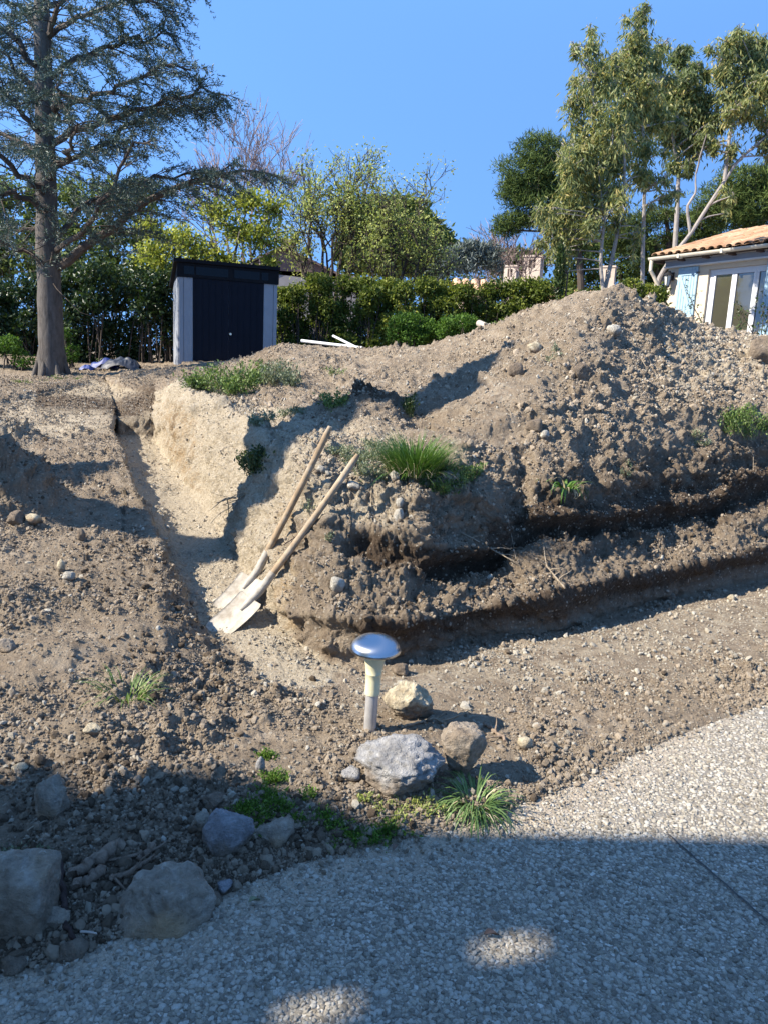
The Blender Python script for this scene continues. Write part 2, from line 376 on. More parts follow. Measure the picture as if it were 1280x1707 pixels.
f12py = lerp([(190, 615), (262, 617), (300, 616), (350, 612), (410, 600), (440, 582), (470, 572), (500, 574), (600, 581), (650, 577), (700, 574), (740, 567), (790, 553), (850, 529), (890, 512), (930, 499), (970, 487), (1010, 477), (1040, 482), (1065, 492), (1100, 505), (1130, 524), (1160, 538), (1280, 560), (1500, 580), (2500, 590)])
f12D = lerp([(190, 14), (262, 14), (300, 13.6), (350, 13), (410, 12), (470, 11), (600, 10.3), (700, 9.9), (790, 9.2), (850, 8.6), (930, 8.0), (1010, 7.7), (1060, 7.8), (1100, 8.1), (1150, 8.6), (1280, 9.6), (1500, 10.5), (2500, 12)])
feat.append(spts(f12py, f12D, lerp([(-900, 635), (0, 633), (100, 622), (186, 616)]), .0))
p12 = feat[-1]
bz = np.where(CPX < 300, p12[:, 2]+.05, np.maximum(p12[:, 2]-.35, 1.55))
feat.append(col_at(CPX, p12[:, 1]+1.1, bz))
gz = lerp([(-900, 1.5), (300, 1.5), (600, 1.6), (900, 1.9), (1050, 2.1), (2500, 2.2)])
feat.append(col_at(CPX, np.maximum(p12[:, 1]+3, 14.5), gz))
feat.append(col_at(CPX, np.full_like(CPX, 24), gz+.2))
feat.append(col_at(CPX, np.full_like(CPX, 70), gz+.8))
FT = np.stack(feat)                       # (K, columns, 3)
for k in range(2, len(FT)):
    for c in range(3):
        s_ = 5 if k in (5, 6, 7, 8) else 13
        FT[k, :, c] = FT[k, :, c] if c == 0 else sm(FT[k, :, c], s_)
K, NCOL, _ = FT.shape
# dense profile per column, then rows spread evenly by apparent length
SUB = 34
t = np.linspace(0, 1, SUB, endpoint=False)
dense = np.concatenate([FT[i][None]*(1-t)[:, None, None]+FT[i+1][None]*t[:, None, None] for i in range(K-1)]+[FT[-1][None]])
zid = np.concatenate([i+t for i in range(K-1)]+[[K-1]])
ker = np.hanning(11)[1:-1]; ker /= ker.sum()
def smooth_rows(A):
    B = np.pad(A, ((4, 4), (0, 0), (0, 0)), mode='edge'); return sum(ker[i]*B[i:i+len(A)] for i in range(9))
dense = smooth_rows(dense)
dist = np.linalg.norm(dense-EYE, axis=2)
seg = np.linalg.norm(np.diff(dense, axis=0), axis=2)/(.5*(dist[1:]+dist[:-1]))
vis = np.ones(len(zid)-1); zz = zid[:-1]-1
vis[zz < 0] = .10; vis[(zz >= 12)] = .25; vis[(zz >= 6) & (zz < 9)] = 1.5; vis[(zz >= 9) & (zz < 12)] = 1.7
vis[(zz >= 12) & (zz < 12.6)] = 1.6; vis[zz >= 13] = .08
cum = np.concatenate([np.zeros((1, NCOL)), np.cumsum(seg*vis[:, None], 0)])
# neighbours share their spacing so that the quads stay even
cum = cum/cum[-1][None]; kk_ = np.hanning(61)[1:-1]; kk_ /= kk_.sum()
cpad = np.pad(cum, ((0, 0), (29, 29)), mode='edge'); cum = np.stack([np.convolve(row, kk_, 'valid') for row in cpad])
NROW = 660
P0 = np.zeros((NROW, NCOL, 3)); ZI = np.zeros((NROW, NCOL))
for c in range(NCOL):
    s_ = np.linspace(0, cum[-1, c], NROW)
    for d in range(3): P0[:, c, d] = np.interp(s_, cum[:, c], dense[:, c, d])
    ZI[:, c] = np.interp(s_, cum[:, c], zid)
for _ in range(2):
    P0[1:-1] = .5*P0[1:-1]+.25*(P0[2:]+P0[:-2]); P0[:, 1:-1] = .5*P0[:, 1:-1]+.25*(P0[:, 2:]+P0[:, :-2])
def grid_normals(P):
    du = np.gradient(P, axis=1); dv = np.gradient(P, axis=0); n = np.cross(du, dv); n /= np.linalg.norm(n, axis=2)[..., None]+1e-12; return n
PXG = np.broadcast_to(CPX, (NROW, NCOL))
# --- hand-placed mounds
def bump_at(p, h, rx, ry, sharp=1.0):
    d = ((P0[..., 0]-p[0])/rx)**2+((P0[..., 1]-p[1])/ry)**2
    P0[..., 2] += h*np.exp(-d**sharp*1.4)
for (px, py, h, rx, ry) in [(5, 735, .22, .38, .34), (-10, 800, .28, .42, .36), (50, 850, .12, .26, .20), (-60, 850, .45, .6, .6), (15, 860, .14, .3, .2), (150, 780, .05, .5, .12), (120, 905, .05, .3, .2),
                            (70, 1100, .06, .22, .2), (300, 1190, .05, .25, .12), (440, 1165, .05, .18, .10), (160, 1230, .06, .2, .12), (330, 1290, .06, .18, .10), (20, 1010, .07, .25, .2), (240, 1050, .05, .3, .12)]:
    q = atplane(px, py, FA, FB); bump_at(q, h, rx, ry)
bump_at(at(612, 672, 6.4), .17, .26, .20); bump_at(at(585, 690, 6.1), .08, .25, .16); bump_at(at(1030, 478, 7.9), .10, .16, .2); bump_at(at(1100, 545, 7.4), -.12, .18, .35)
bump_at(at(1080, 520, 7.5), .10, .12, .3); bump_at(at(1262, 590, 7.9), .12, .15, .2); bump_at(at(960, 600, 6.6), .08, .2, .8)
bump_at(at(705, 690, 5.9), -.20, .26, .45); bump_at(at(770, 635, 6.6), -.08, .25, .5); bump_at(at(870, 690, 5.8), .10, .35, .5)
N0 = grid_normals(P0)
flat = P0.reshape(-1, 3); NF = N0.reshape(-1, 3); zi = ZI.reshape(-1); zi = np.where(zi < 1.5, zi, np.maximum(1.5, zi-1)); pxf = PXG.reshape(-1)
cd = np.linalg.norm(flat-EYE, axis=1)
bankish = np.clip(zi-5.6, 0, 1)*np.clip((pxf-200)/60, 0, 1)*np.clip(12.6-zi, 0, 1)
left = np.clip((420-pxf)/60, 0, 1)
heap = np.clip(zi-9.6, 0, 1)*np.clip((pxf-380)/200, 0, 1)*np.clip(13-zi, 0, 1)
face = np.clip(zi-5.8, 0, 1)*np.clip(9.4-zi, 0, 1)*np.clip((pxf-420)/80, 0, 1)
strip = np.clip((pxf-480)/150, 0, 1)*np.clip(6.0-zi, 0, 1)*np.clip(zi-2.5, 0, 1)          # smooth trodden floor
floor = np.clip((pxf-200)/20, 0, 1)*np.clip((620-pxf)/100, 0, 1)*np.clip(2.2-abs(zi-5.55)*3.4, 0, 1)
floor = np.maximum(floor, .75*np.clip((pxf-385)/40, 0, 1)*np.clip((600-pxf)/80, 0, 1)*np.clip((zi-3.7)*2.5, 0, 1)*np.clip((6.1-zi)*4, 0, 1))
near = np.clip(zi-1.3, 0, 1); under = 1-near
piles = np.zeros(len(flat), np.float32)
for (px_, py_, rx_, ry_) in ((10, 735, .45, .40), (-5, 800, .50, .40), (50, 850, .30, .22), (-60, 850, .6, .6), (15, 860, .3, .2)):
    q_ = atplane(px_, py_, FA, FB); piles = np.maximum(piles, np.exp(-((flat[:, 0]-q_[0])/rx_)**2-((flat[:, 1]-q_[1])/ry_)**2))
piles = np.maximum(piles, np.exp(-(((flat[:, 0]-at(605, 672, 6.4)[0])/.34)**2+((flat[:, 1]-6.35)/.28)**2)))
rough = (1-.72*strip)*(1-.42*floor)*near*(1+.8*piles)
far_f = np.clip(12/cd, .2, 1)
dsp = np.zeros(len(flat), np.float32)
big = fbm(flat, 2.3, 3, 3); dsp += (.055*bankish+.02)*big*rough
md = fbm(flat, 7.5, 9, 3); dsp += (.030*bankish+.018+.012*left)*md*rough
rid = 1-np.abs(fbm(flat*np.array([1, 1, 1.6]), 5.0, 31, 3))*2; dsp += .045*face*rid*.35
crk = np.exp(-((zi-8.0-.06*md)/.10)**2)*np.clip((pxf-540)/90, 0, 1); dsp -= .060*crk*(zi < 9); dsp += .055*np.exp(-((zi-8.36-.08*big)/.17)**2)*np.clip((pxf-540)/90, 0, 1)
# layered ledges on the cut faces
dsp += face*.022*np.sin(flat[:, 2]*34+3*big)
gul = fbm(flat*np.array([4.5, 1.5, .5]), 3.0, 77, 3); dsp += .014*np.clip(bankish-face, 0, 1)*np.clip(9.6-zi, 0, 1)*gul   # scratches of the digger bucket
clump = np.clip(.5+1.6*fbm(flat, 2.6, 51, 3), 0, 1)
clump = np.maximum(clump, piles)
clump = np.maximum(clump, .8*heap*np.clip((pxf-980)/120, 0, 1))
for fr, am, sd_ in ((9.0, .036, 1), (18.0, .022, 2), (38.0, .0120, 3)):
    keep = cd*.0014 < .8/fr
    F1 = np.ones(len(flat), np.float32); 
    wv = flat+.25/fr*np.stack([vnoise(flat, fr*1.7, 41), vnoise(flat, fr*1.7, 42), vnoise(flat, fr*1.7, 43)], 1)
    a_, v_ = worley(wv[keep], fr, sd_); hgt = np.clip(.62-a_, 0, 1)*np.where(v_ > .45, 1.4*v_, .15)
    tmp = np.zeros(len(flat), np.float32); tmp[keep] = hgt
    dsp += am*tmp*rough*(.35+clump)*1.6*(1+.35*heap)
wa, wv2 = worley(flat+.03*np.stack([md, big, md*big], 1), 8.0, 61); frac = np.clip(zi-5.8, 0, 1)*np.clip(10.2-zi, 0, 1)*np.clip((pxf-210)/60, 0, 1)
dsp += frac*.050*(wv2-.5)*(wv2 > .35)
wa, wv3 = worley(flat, 19.0, 67); dsp += frac*.020*(wv3-.5)
wa4, wv4 = worley(flat, 30.0, 71); dsp += np.clip(zi-5.9, 0, 1)*np.clip(9.8-zi, 0, 1)*np.clip((pxf-220)/40, 0, 1)*(cd < 11)*(.016*np.clip(.6-wa4, 0, 1)*(wv4 > .3)+.012*fbm(flat, 13, 88, 3))
rg2 = 1-np.abs(fbm(flat, 16, 81, 3))*2; dsp -= frac*.022*np.clip(rg2-.55, 0, 1)*2
dsp += (heap*.016+.010*bankish*(1-heap))*fbm(flat, 24, 19, 4, .65)
fn = fbm(flat, 42, 15, 3, .6); dsp += .0075*fn*near*(1-.5*strip)*np.clip(6/cd, .3, 1)
dsp += .0035*vnoise(flat, 150, 5)*near*np.clip(1-cd/6, 0, 1)
# wheel and bucket marks across the left field
tr = np.sin(flat[:, 1]*6.2+.7*big+.5*flat[:, 0]); dsp += .022*tr*left*np.clip(zi-3.2, 0, 1)*np.clip(9-zi, 0, 1)*np.clip((260-pxf)/60, 0, 1)
dsp = dsp*np.where(zi < 2, .4*near, 1)*(1-.5*np.exp(-((zi-6.7)/.45)**2)*np.clip((pxf-500)/60, 0, 1))
# keep the roughened soil below the paving on the drive
flat2 = flat+NF*dsp[:, None]
und = zi < 1.05; flat2[und, 2] = np.minimum(flat2[und, 2], -.02)
idx = np.arange(NROW*NCOL).reshape(NROW, NCOL)
FQ = np.stack([idx[:-1, :-1], idx[:-1, 1:], idx[1:, 1:], idx[1:, :-1]], -1).reshape(-1, 4)
M_soil = mat_soil()
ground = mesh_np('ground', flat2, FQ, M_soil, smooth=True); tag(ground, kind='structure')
# soil zones: R pale marl, G dark moist earth and painted undercut shade, B ochre
def sst(x, a, b): t_ = np.clip((x-a)/(b-a), 0, 1); return t_*t_*(3-2*t_)
pale = sst(zi, 5.6, 6.1)*(1-sst(zi, 9.6, 10.6))*sst(pxf, 240, 275)*(1-sst(pxf, 640, 760))*.9
pale = np.maximum(pale*(1-sst(pxf, 470, 520)*(1-sst(zi, 8.1, 8.5)))*(1-.35*sst(pxf, 455, 600)), .9*floor)
pale = np.maximum(pale, .55*heap*sst(pxf, 1000, 1150)*sst(zi, 9.8, 10.3)); pale = np.maximum(pale, .30*heap)
pale = np.maximum(pale, .60*left*(1-sst(zi, 9, 11))*sst(zi, 3.6, 4.2)); pale = np.maximum(pale, .42*strip)
dark = face*(.80*sst(pxf, 535, 620))*sst(zi, 5.9, 6.1)  # undercut shade put into the colour on top of the darker earth
dark = dark*(1-.5*sst(zi, 6.9, 7.1)*(1-sst(zi, 7.7, 7.95)))             # the shelf between the two cuts stays lighter
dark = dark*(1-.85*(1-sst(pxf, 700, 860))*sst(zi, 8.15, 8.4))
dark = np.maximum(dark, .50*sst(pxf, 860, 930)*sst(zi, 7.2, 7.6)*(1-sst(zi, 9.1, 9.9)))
dark = np.maximum(dark, .85*crk)  # shade of the crack put into the soil colour
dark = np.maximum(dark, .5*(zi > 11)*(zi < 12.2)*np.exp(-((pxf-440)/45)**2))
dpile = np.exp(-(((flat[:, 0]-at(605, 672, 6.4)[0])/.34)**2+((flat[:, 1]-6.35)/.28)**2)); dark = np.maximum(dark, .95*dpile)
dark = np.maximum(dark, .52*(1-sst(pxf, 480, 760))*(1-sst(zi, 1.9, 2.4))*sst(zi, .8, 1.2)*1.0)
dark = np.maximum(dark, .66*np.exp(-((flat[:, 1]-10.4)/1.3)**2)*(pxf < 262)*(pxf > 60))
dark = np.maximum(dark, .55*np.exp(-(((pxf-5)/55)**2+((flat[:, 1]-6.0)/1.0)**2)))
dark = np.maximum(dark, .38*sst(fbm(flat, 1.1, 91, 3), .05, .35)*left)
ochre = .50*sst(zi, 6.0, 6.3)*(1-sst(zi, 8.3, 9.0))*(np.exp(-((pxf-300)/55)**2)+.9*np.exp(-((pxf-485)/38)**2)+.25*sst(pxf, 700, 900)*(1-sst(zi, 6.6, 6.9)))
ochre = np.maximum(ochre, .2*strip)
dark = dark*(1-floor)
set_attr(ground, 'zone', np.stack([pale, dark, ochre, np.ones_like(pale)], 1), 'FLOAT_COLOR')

# ------------------------------------------------------------------ loose clods and chips, scattered (nobody could count them)
def ico(sub):
    bm = bmesh.new(); bmesh.ops.create_icosphere(bm, subdivisions=sub, radius=1.0)
    V = np.array([v.co[:] for v in bm.verts]); F = np.array([[v.index for v in f.verts] for f in bm.faces]); bm.free(); return V, F
ICO = {k: ico(k) for k in (1, 2, 3, 4, 5)}
def unit3(v): v = np.array(v, float); return v/np.linalg.norm(v)
def rock_verts(seed, sub=2, planes=14, sq=(1, 1, 1), rough=.05, fr=2.2, soft=18.0, fine=0.0, cmin=.62, extra=()):
    """a broken stone: ball cut by random planes, then roughened"""
    r = np.random.default_rng(seed); V, F = ICO[sub]
    n = r.normal(size=(planes, 3)); n /= np.linalg.norm(n, axis=1)[:, None]; c = r.uniform(cmin, 1.0, planes)
    if len(extra): n = np.concatenate([n, [unit3(e[0]) for e in extra]]); c = np.concatenate([c, [e[1] for e in extra]])
    dt = np.clip(V @ n.T, 1e-3, None); q = c/dt; q = np.minimum(q, 3)
    rad = -np.log(np.exp(-soft*q).sum(1)+np.exp(-soft*1.15))/soft
    P = V*rad[:, None]
    P = P*(1+rough*fbm(P+seed*3.7, fr, seed % 97, 4, .55)[:, None]*2)
    if fine > 0:
        a_, v_ = worley(P+seed, 3.2, seed % 91); P = P*(1+fine*(.5-a_)[:, None]*np.where(v_ > .4, 1, .2)[:, None])
        P = P*(1+fine*.45*fbm(P+seed, 11, 4, 3)[:, None])
    return P*np.array(sq), F
def make_scatter(name, pts, rot, scl, sources, mat_list, parent=None):
    """one object that scatters small pieces over points (stuff)"""
    me = bpy.data.meshes.new(name); me.vertices.add(len(pts)); me.vertices.foreach_set('co', np.asarray(pts, np.float32).ravel()); me.update()
    o = bpy.data.objects.new(name, me); link(o, parent)
    set_attr(o, 'rot', rot, 'FLOAT_VECTOR'); set_attr(o, 'scl', scl, 'FLOAT_VECTOR')
    ng = bpy.data.node_groups.new(name+'_nodes', 'GeometryNodeTree')
    ng.interface.new_socket('Geometry', in_out='INPUT', socket_type='NodeSocketGeometry'); ng.interface.new_socket('Geometry', in_out='OUTPUT', socket_type='NodeSocketGeometry')
    gi = ng.nodes.new('NodeGroupInput'); go = ng.nodes.new('NodeGroupOutput')
    iop = ng.nodes.new('GeometryNodeInstanceOnPoints'); jn = ng.nodes.new('GeometryNodeJoinGeometry')
    for s_ in sources:
        oi = ng.nodes.new('GeometryNodeObjectInfo'); oi.inputs['Object'].default_value = s_; oi.inputs['As Instance'].default_value = True
        ng.links.new(oi.outputs['Geometry'], jn.inputs[0])
    def nattr(nm, ty='FLOAT_VECTOR'):
        a = ng.nodes.new('GeometryNodeInputNamedAttribute'); a.data_type = ty; a.inputs['Name'].default_value = nm; return a.outputs['Attribute']
    ng.links.new(gi.outputs[0], iop.inputs['Points']); ng.links.new(jn.outputs[0], iop.inputs['Instance'])
    iop.inputs['Pick Instance'].default_value = True
    er = ng.nodes.new('FunctionNodeEulerToRotation'); ng.links.new(nattr('rot'), er.inputs[0]); ng.links.new(er.outputs[0], iop.inputs['Rotation'])
    ng.links.new(nattr('scl'), iop.inputs['Scale']); ng.links.new(iop.outputs[0], go.inputs[0])
    m = o.modifiers.new('scatter', 'NODES'); m.node_group = ng; tag(o, kind='stuff'); return o
def source(name, V, F, mat, smooth=False):
    me = bpy.data.meshes.new(name); me.from_pydata(V.tolist(), [], F.tolist()); me.materials.append(mat)
    if smooth: me.polygons.foreach_set('use_smooth', [True]*len(F))
    return bpy.data.objects.new(name, me)
M_clod = mat_clod('earth_clod', (.23, .178, .124), (.46, .378, .282)); M_clodp = mat_clod('pale_chip', (.34, .29, .215), (.60, .55, .45)); M_clodd = mat_clod('dark_clod', (.07, .05, .033), (.20, .155, .11))
G = flat2.reshape(NROW, NCOL, 3); GN = grid_normals(G)
GNf = GN.reshape(-1, 3)
inview = (pxf > -120) & (pxf < 1400) & (zi > 1.35) & (zi < 12.7)
def scatter_on(name, dens, n, smin, smax, px_k, alpha, srcs, seed, label, cat, sink=.25):
    r = np.random.default_rng(seed); wgt = dens*inview; wgt = wgt/wgt.sum(); pick = r.choice(len(flat2), n, p=wgt)
    p = flat2[pick]; d = cd[pick]
    u = r.random(n); s_ = smin*(1-u*(1-(smin/smax)**alpha))**(-1/alpha)       # many small, few large
    s_ = np.maximum(s_, d*px_k); ok = s_ < smax*1.3; p, s_, pick = p[ok], s_[ok], pick[ok]
    jit = r.normal(size=p.shape)*s_[:, None]*.3; nz = GNf[pick]; p = p+jit*.5+nz*(s_*(1-2*sink)*.5)[:, None]
    rot = r.uniform(0, 6.28, (len(p), 3)); sc3 = s_[:, None]*r.uniform(.7, 1.15, (len(p), 3))
    o = make_scatter(name, p, rot, sc3, srcs, None); tag(o, label, cat, kind='stuff'); return o
cl = [source('clod_shape', *rock_verts(100+i, 2 if i < 4 else 1, 11, rough=.13, fr=2.6), M_clod) for i in range(7)]
cp = [source('chip_shape', *rock_verts(200+i, 1, 8, sq=(1, .85, .6), rough=.05), M_clodp) for i in range(6)]
ck_ = [source('moist_clod_shape', *rock_verts(300+i, 2 if i < 3 else 1, 11, rough=.15), M_clodd) for i in range(5)]
slopeok = np.clip((GNf[:, 2]-.42)*3.5, .004, 1)
dn = (clump**1.5*1.5+.12)*slopeok*(1-.86*strip)*(1-.93*floor)*(1-.6*dark)*(1-.55*heap)
scatter_on('loose_earth_clods', dn, 130000, .003, .019, .0008, 2.4, cl, 21, 'loose brown clods of dug earth strewn over the field, banks and heap', 'earth clods')
dp = (pale+.16+.35*strip)*slopeok*(.35+clump)*(1-.7*dark)*(1-.4*floor)
scatter_on('pale_stone_chips', dp, 30000, .0035, .026, .0008, 1.9, cp, 22, 'small pale limestone chips strewn over the soil', 'stone chips')
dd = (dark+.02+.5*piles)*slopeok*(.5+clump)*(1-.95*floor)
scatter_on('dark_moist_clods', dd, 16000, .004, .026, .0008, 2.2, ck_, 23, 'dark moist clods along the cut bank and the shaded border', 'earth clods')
scatter_on('heap_lumps', (np.clip((zi-9.6)*2, 0, 1)*np.clip((pxf-330)/80, 0, 1)*(.03+clump**3))*slopeok, 9000, .006, .036, .0011, 2.3, cl, 25, 'brown lumps of earth rolled over the heap and soil rim', 'earth lumps')
# gravelly dribble of pale lumps down the right flank of the heap
flank = heap*np.clip((pxf-1030)/90, 0, 1)
scatter_on('heap_gravel', (flank+.02*heap)*slopeok, 11000, .006, .028, .001, 2.3, cp+cl[:3], 24, 'coarse pale gravel and lumps on the right flank of the earth heap', 'gravel')

# ------------------------------------------------------------------ DRIVEWAY of exposed aggregate
epx = CPX; ept = atz(epx, edge_py-30, 0.0); o_ = np.argsort(ept[:, 0])
eX, eY = ept[o_, 0], ept[o_, 1]
def edgeY(x): return np.interp(x, eX, eY)
xs = np.concatenate([np.linspace(-5, -2.2, 20), np.linspace(-2.15, 4.5, 420), np.linspace(4.55, 10, 40)])
vv = np.concatenate([np.linspace(0, .35, 8, endpoint=False), np.linspace(.35, 1, 240)])
DX = np.broadcast_to(xs, (len(vv), len(xs))); DY = -4+(edgeY(DX)+4)*vv[:, None]
DP = np.stack([DX, DY, np.zeros_like(DX)], -1).reshape(-1, 3)
DP[:, 2] = .003*fbm(DP, 2.0, 8, 2)
gap = edgeY(DP[:, 0])-DP[:, 1]; DP[:, 2] -= .035*np.clip(1-gap/.06, 0, 1)
di = np.arange(len(DP)).reshape(len(vv), len(xs)); DF = np.stack([di[:-1, :-1], di[:-1, 1:], di[1:, 1:], di[1:, :-1]], -1).reshape(-1, 4)
s = NT('exposed_aggregate'); n1 = s.noise(120, 5, .7); n2 = s.noise(1.3, 4, .6); n3 = s.noise(14, 4, .6)
c = s.ramp(n1, [(.3, (.12, .10, .078)), (.6, (.25, .22, .175)), (.8, (.37, .335, .27))]); c = s.mix(s.ramp(n2, [(.4, 0.), (.65, .35)]), c, (.17, .155, .13))
vr = s.t.nodes.new('ShaderNodeTexVoronoi'); vr.inputs['Scale'].default_value = 60; s.l(s.coord(), vr.inputs['Vector']); sp_ = s.t.nodes.new('ShaderNodeSeparateColor'); s.l(vr.outputs['Color'], sp_.inputs[0])
peb = s.ramp(sp_.outputs[0], [(.0, (.32, .28, .22)), (.6, (.52, .47, .385)), (1., (.70, .655, .56))])
isl = s.ramp(s.voro(60, 'Distance', 'DISTANCE_TO_EDGE'), [(.08, 0.), (.18, 1.)])
c = s.mix(s.math('MULTIPLY', isl, .6), c, peb)
dust = s.attr('dust'); c = s.mix(s.ramp(s.math('ADD', dust, s.math('MULTIPLY', s.math('SUBTRACT', n3, .5), .8)), [(.35, 0.), (.8, .85)]), c, s.ramp(n1, [(.3, (.24, .195, .14)), (.7, (.40, .335, .255))]))
s.color(c); s.set(Roughness=.85); s.b.inputs['Specular IOR Level'].default_value = .25
s.bump(s.math('ADD', s.math('MULTIPLY', isl, .7), s.math('MULTIPLY', n1, .5)), .7, .006); M_drive = s.m
drive = mesh_np('driveway', DP, DF, M_drive, smooth=True); tag(drive, kind='structure')
set_attr(drive, 'dust', np.clip(1.05-gap/.60, 0, 1)*np.clip(1.1-(DP[:, 0]-1.2)/.9, .35, 1)+.0)
mp_ = []
for i, (a_, b_) in enumerate([((.58, .525, .425), (.80, .745, .635)), ((.26, .225, .175), (.48, .43, .35)), ((.44, .385, .295), (.70, .625, .50))]): mp_.append(mat_clod('aggregate_pebble', a_, b_))
pb = [source('pebble_shape', *rock_verts(400+i, 2, 12, sq=(1, .8, .42), rough=.05, soft=26), mp_[i % 3], True) for i in range(9)]
r = np.random.default_rng(5); NPB = 95000
d_ = .95+(4.6-.95)*r.random(NPB)**1.35; az = r.uniform(-.62, .62, NPB); X = d_*np.tan(az); Y = d_
g_ = edgeY(X)-Y; ok = (g_ > -.02) & (r.random(NPB) < np.clip(.25+g_/.5, .12, 1)) & (X > -1.6)
# keep clear of the joint
ns_ = 5200; r9 = np.random.default_rng(93); sx9 = r9.uniform(-1.5, 4.0, ns_); g9 = r9.exponential(.11, ns_)*(1+.6*np.sin(sx9*3)); sy9 = edgeY(sx9)-g9; s9 = .0028+.011*r9.random(ns_)**5*np.clip(1-g9/.4, .2, 1)
scp = make_scatter('spilled_crumbs', np.stack([sx9, sy9, np.full(ns_, .006)+s9*.4], 1), r9.uniform(0, 6.28, (ns_, 3)), s9[:, None]*r9.uniform(.7, 1.2, (ns_, 3)), cl+cp[:3], None); tag(scp, 'crumbs of soil and chips spilled along the edge of the driveway', 'crumbs', kind='stuff')
JA, JB = atz(1112, 1392, 0.0), atz(1300, 1556, 0.0); jd = (JB-JA)[:2]/np.linalg.norm((JB-JA)[:2])
jdist = np.abs((X-JA[0])*jd[1]-(Y-JA[1])*jd[0]); ok &= jdist > .006
X, Y = X[ok], Y[ok]; n_ = len(X); ss = (.0042+.0075*r.random(n_)**1.8)*np.where(r.random(n_) > .95, 1.2, 1)
pp = np.stack([X, Y, .003*fbm(np.stack([X, Y, X*0], 1), 2.0, 8, 2)+ss*.02], 1)
rot = np.stack([r.normal(0, .25, n_), r.normal(0, .25, n_), r.uniform(0, 6.28, n_)], 1)
o = make_scatter('driveway_aggregate', pp, rot, ss[:, None]*r.uniform(.8, 1.2, (n_, 3)), pb, None); tag(o, 'pale pebbles set in the surface of the driveway', 'aggregate', kind='stuff')
s = mat_plain('joint_mastic', (.06, .055, .05), .9)
jp = np.array([-jd[1], jd[0]])*.0035; A2, B2 = JA[:2], JB[:2]+jd*.4
V = []; m_ = 40
for k in range(m_+1):
    q = A2+(B2-A2)*k/m_; wob = .002*math.sin(k*1.7)
    for sgn in (-1, 1): V.append((q[0]+sgn*jp[0]+wob, q[1]+sgn*jp[1], .0045))
V = np.array(V); F = np.array([(2*k, 2*k+1, 2*k+3, 2*k+2) for k in range(m_)]); tag(mesh_np('driveway_joint', V, F, s), kind='structure')

# ================================================================== BUILDINGS
def V3(p): return Vector((float(p[0]), float(p[1]), float(p[2])))
def frame(origin, ang):
    """local x along a wall (ang from +X, counter-clockwise), y into the building, z up"""
    return Matrix.Translation(V3(origin)) @ Matrix.Rotation(ang, 4, 'Z')
# ---- metal garden shed
M_shed_dark = mat_plain('anthracite_steel', (.007, .009, .016), .55, .0, 6, .12, .05, .12)
M_shed_grey = mat_plain('silver_steel', (.26, .275, .30), .55, .1, 5, .08, .04)
M_shed_roof = mat_plain('black_roof_sheet', (.008, .008, .010), .6, 0, 8, .2, .1, .12)
s = NT('smoked_pane'); s.color((.003, .004, .007)); s.set(Roughness=.2); s.b.inputs['Specular IOR Level'].default_value = .2; M_shed_pane = s.m
A = at(299, 612, 14.2); ang = math.radians(19)
# width along the front: meets pixel column 461
def along(A, ang, px, py):
    d = ray(px, py); nrm = np.array([math.sin(ang), -math.cos(ang), 0]); k = ((A-EYE) @ nrm)/(d @ nrm); q = EYE+d*k
    return (q-A)[0]*math.cos(ang)+(q-A)[1]*math.sin(ang), q[2]
wS, _ = along(A, ang, 461.5, 560); zt0 = along(A, ang, 300, 461)[1]; ztop = along(A, ang, 300, 434)[1]; zbase = 1.30
uL, uR = along(A, ang, 322.5, 560)[0], along(A, ang, 439, 560)[0]
shed = empty('garden_shed', (A[0], A[1], zbase), ang); tag(shed, 'metal garden shed with black double doors between silver side panels, in front of the hedge', 'shed')
H1 = zt0-zbase; H2 = ztop-zbase; dS = 1.5
b = MB(); b.box((0, .03, 0), (wS, dS, H1+.02)); b.build('shed_body', M_shed_grey, shed)
b = MB(); b.box((uL, .0, .04), ((uL+uR)/2-.004, .028, H1-.002)); [b.box((uL+.05+i*.12, -.008, .1), (uL+.065+i*.12, .0005, H1-.06)) for i in range(7) if uL+.07+i*.12 < (uL+uR)/2-.03]
d1 = b.build('door', M_shed_dark, shed)
b = MB(); b.box(((uL+uR)/2+.004, .0, .04), (uR, .028, H1-.002)); [b.box(((uL+uR)/2+.05+i*.12, -.008, .1), ((uL+uR)/2+.065+i*.12, .0005, H1-.06)) for i in range(7) if (uL+uR)/2+.07+i*.12 < uR-.03]
d2 = b.build('door', M_shed_dark, shed)
b = MB(); b.tube([((uL+uR)/2+.03, -.008, H1*.44), ((uL+uR)/2+.03, -.03, H1*.44)], .018, 10); b.tube([((uL+uR)/2+.03, -.03, H1*.44), ((uL+uR)/2+.03, -.05, H1*.44)], [.026, .022], 12); b.build('door_knob', mat_plain('brass_knob', (.72, .66, .5), .3, .8), d2)
for x0, x1 in ((.0, .085), (.091, uL-.004), (uR+.004, wS-.075), (wS-.069, wS)):
    b = MB(); b.box((x0, .005, .02), (x1, .029, H1-.002), bev=.004); b.build('front_panel', M_shed_grey, shed)
for k in range(6):
    b = MB(); b.box((-.02, .04+k*.24, .02), (-.001, .04+k*.24+.234, H1-.002), bev=.004); b.build('side_panel', M_shed_grey, shed)
b = MB(); b.box((-.03, -.03, H1), (wS+.02, .05, H2-.02)); b.build('fascia', M_shed_roof, shed)
for x0, x1 in ((.10, .30), (.34, .98), (1.10, 1.62), (1.66, 1.80)):
    x0, x1 = x0*wS/2.0, x1*wS/2.0
    b = MB(); b.box((x0, -.036, H1+.05), (x1, -.0305, H2-.09)); b.build('fascia_window', M_shed_pane, shed)
b = MB(); RV = [(-.09, -.09, H2-.03), (wS+.03, -.09, H2-.03), (wS+.03, dS+.1, H1-.08), (-.09, dS+.1, H1-.08)]
RV = RV+[(x, y, z+.06) for x, y, z in RV]
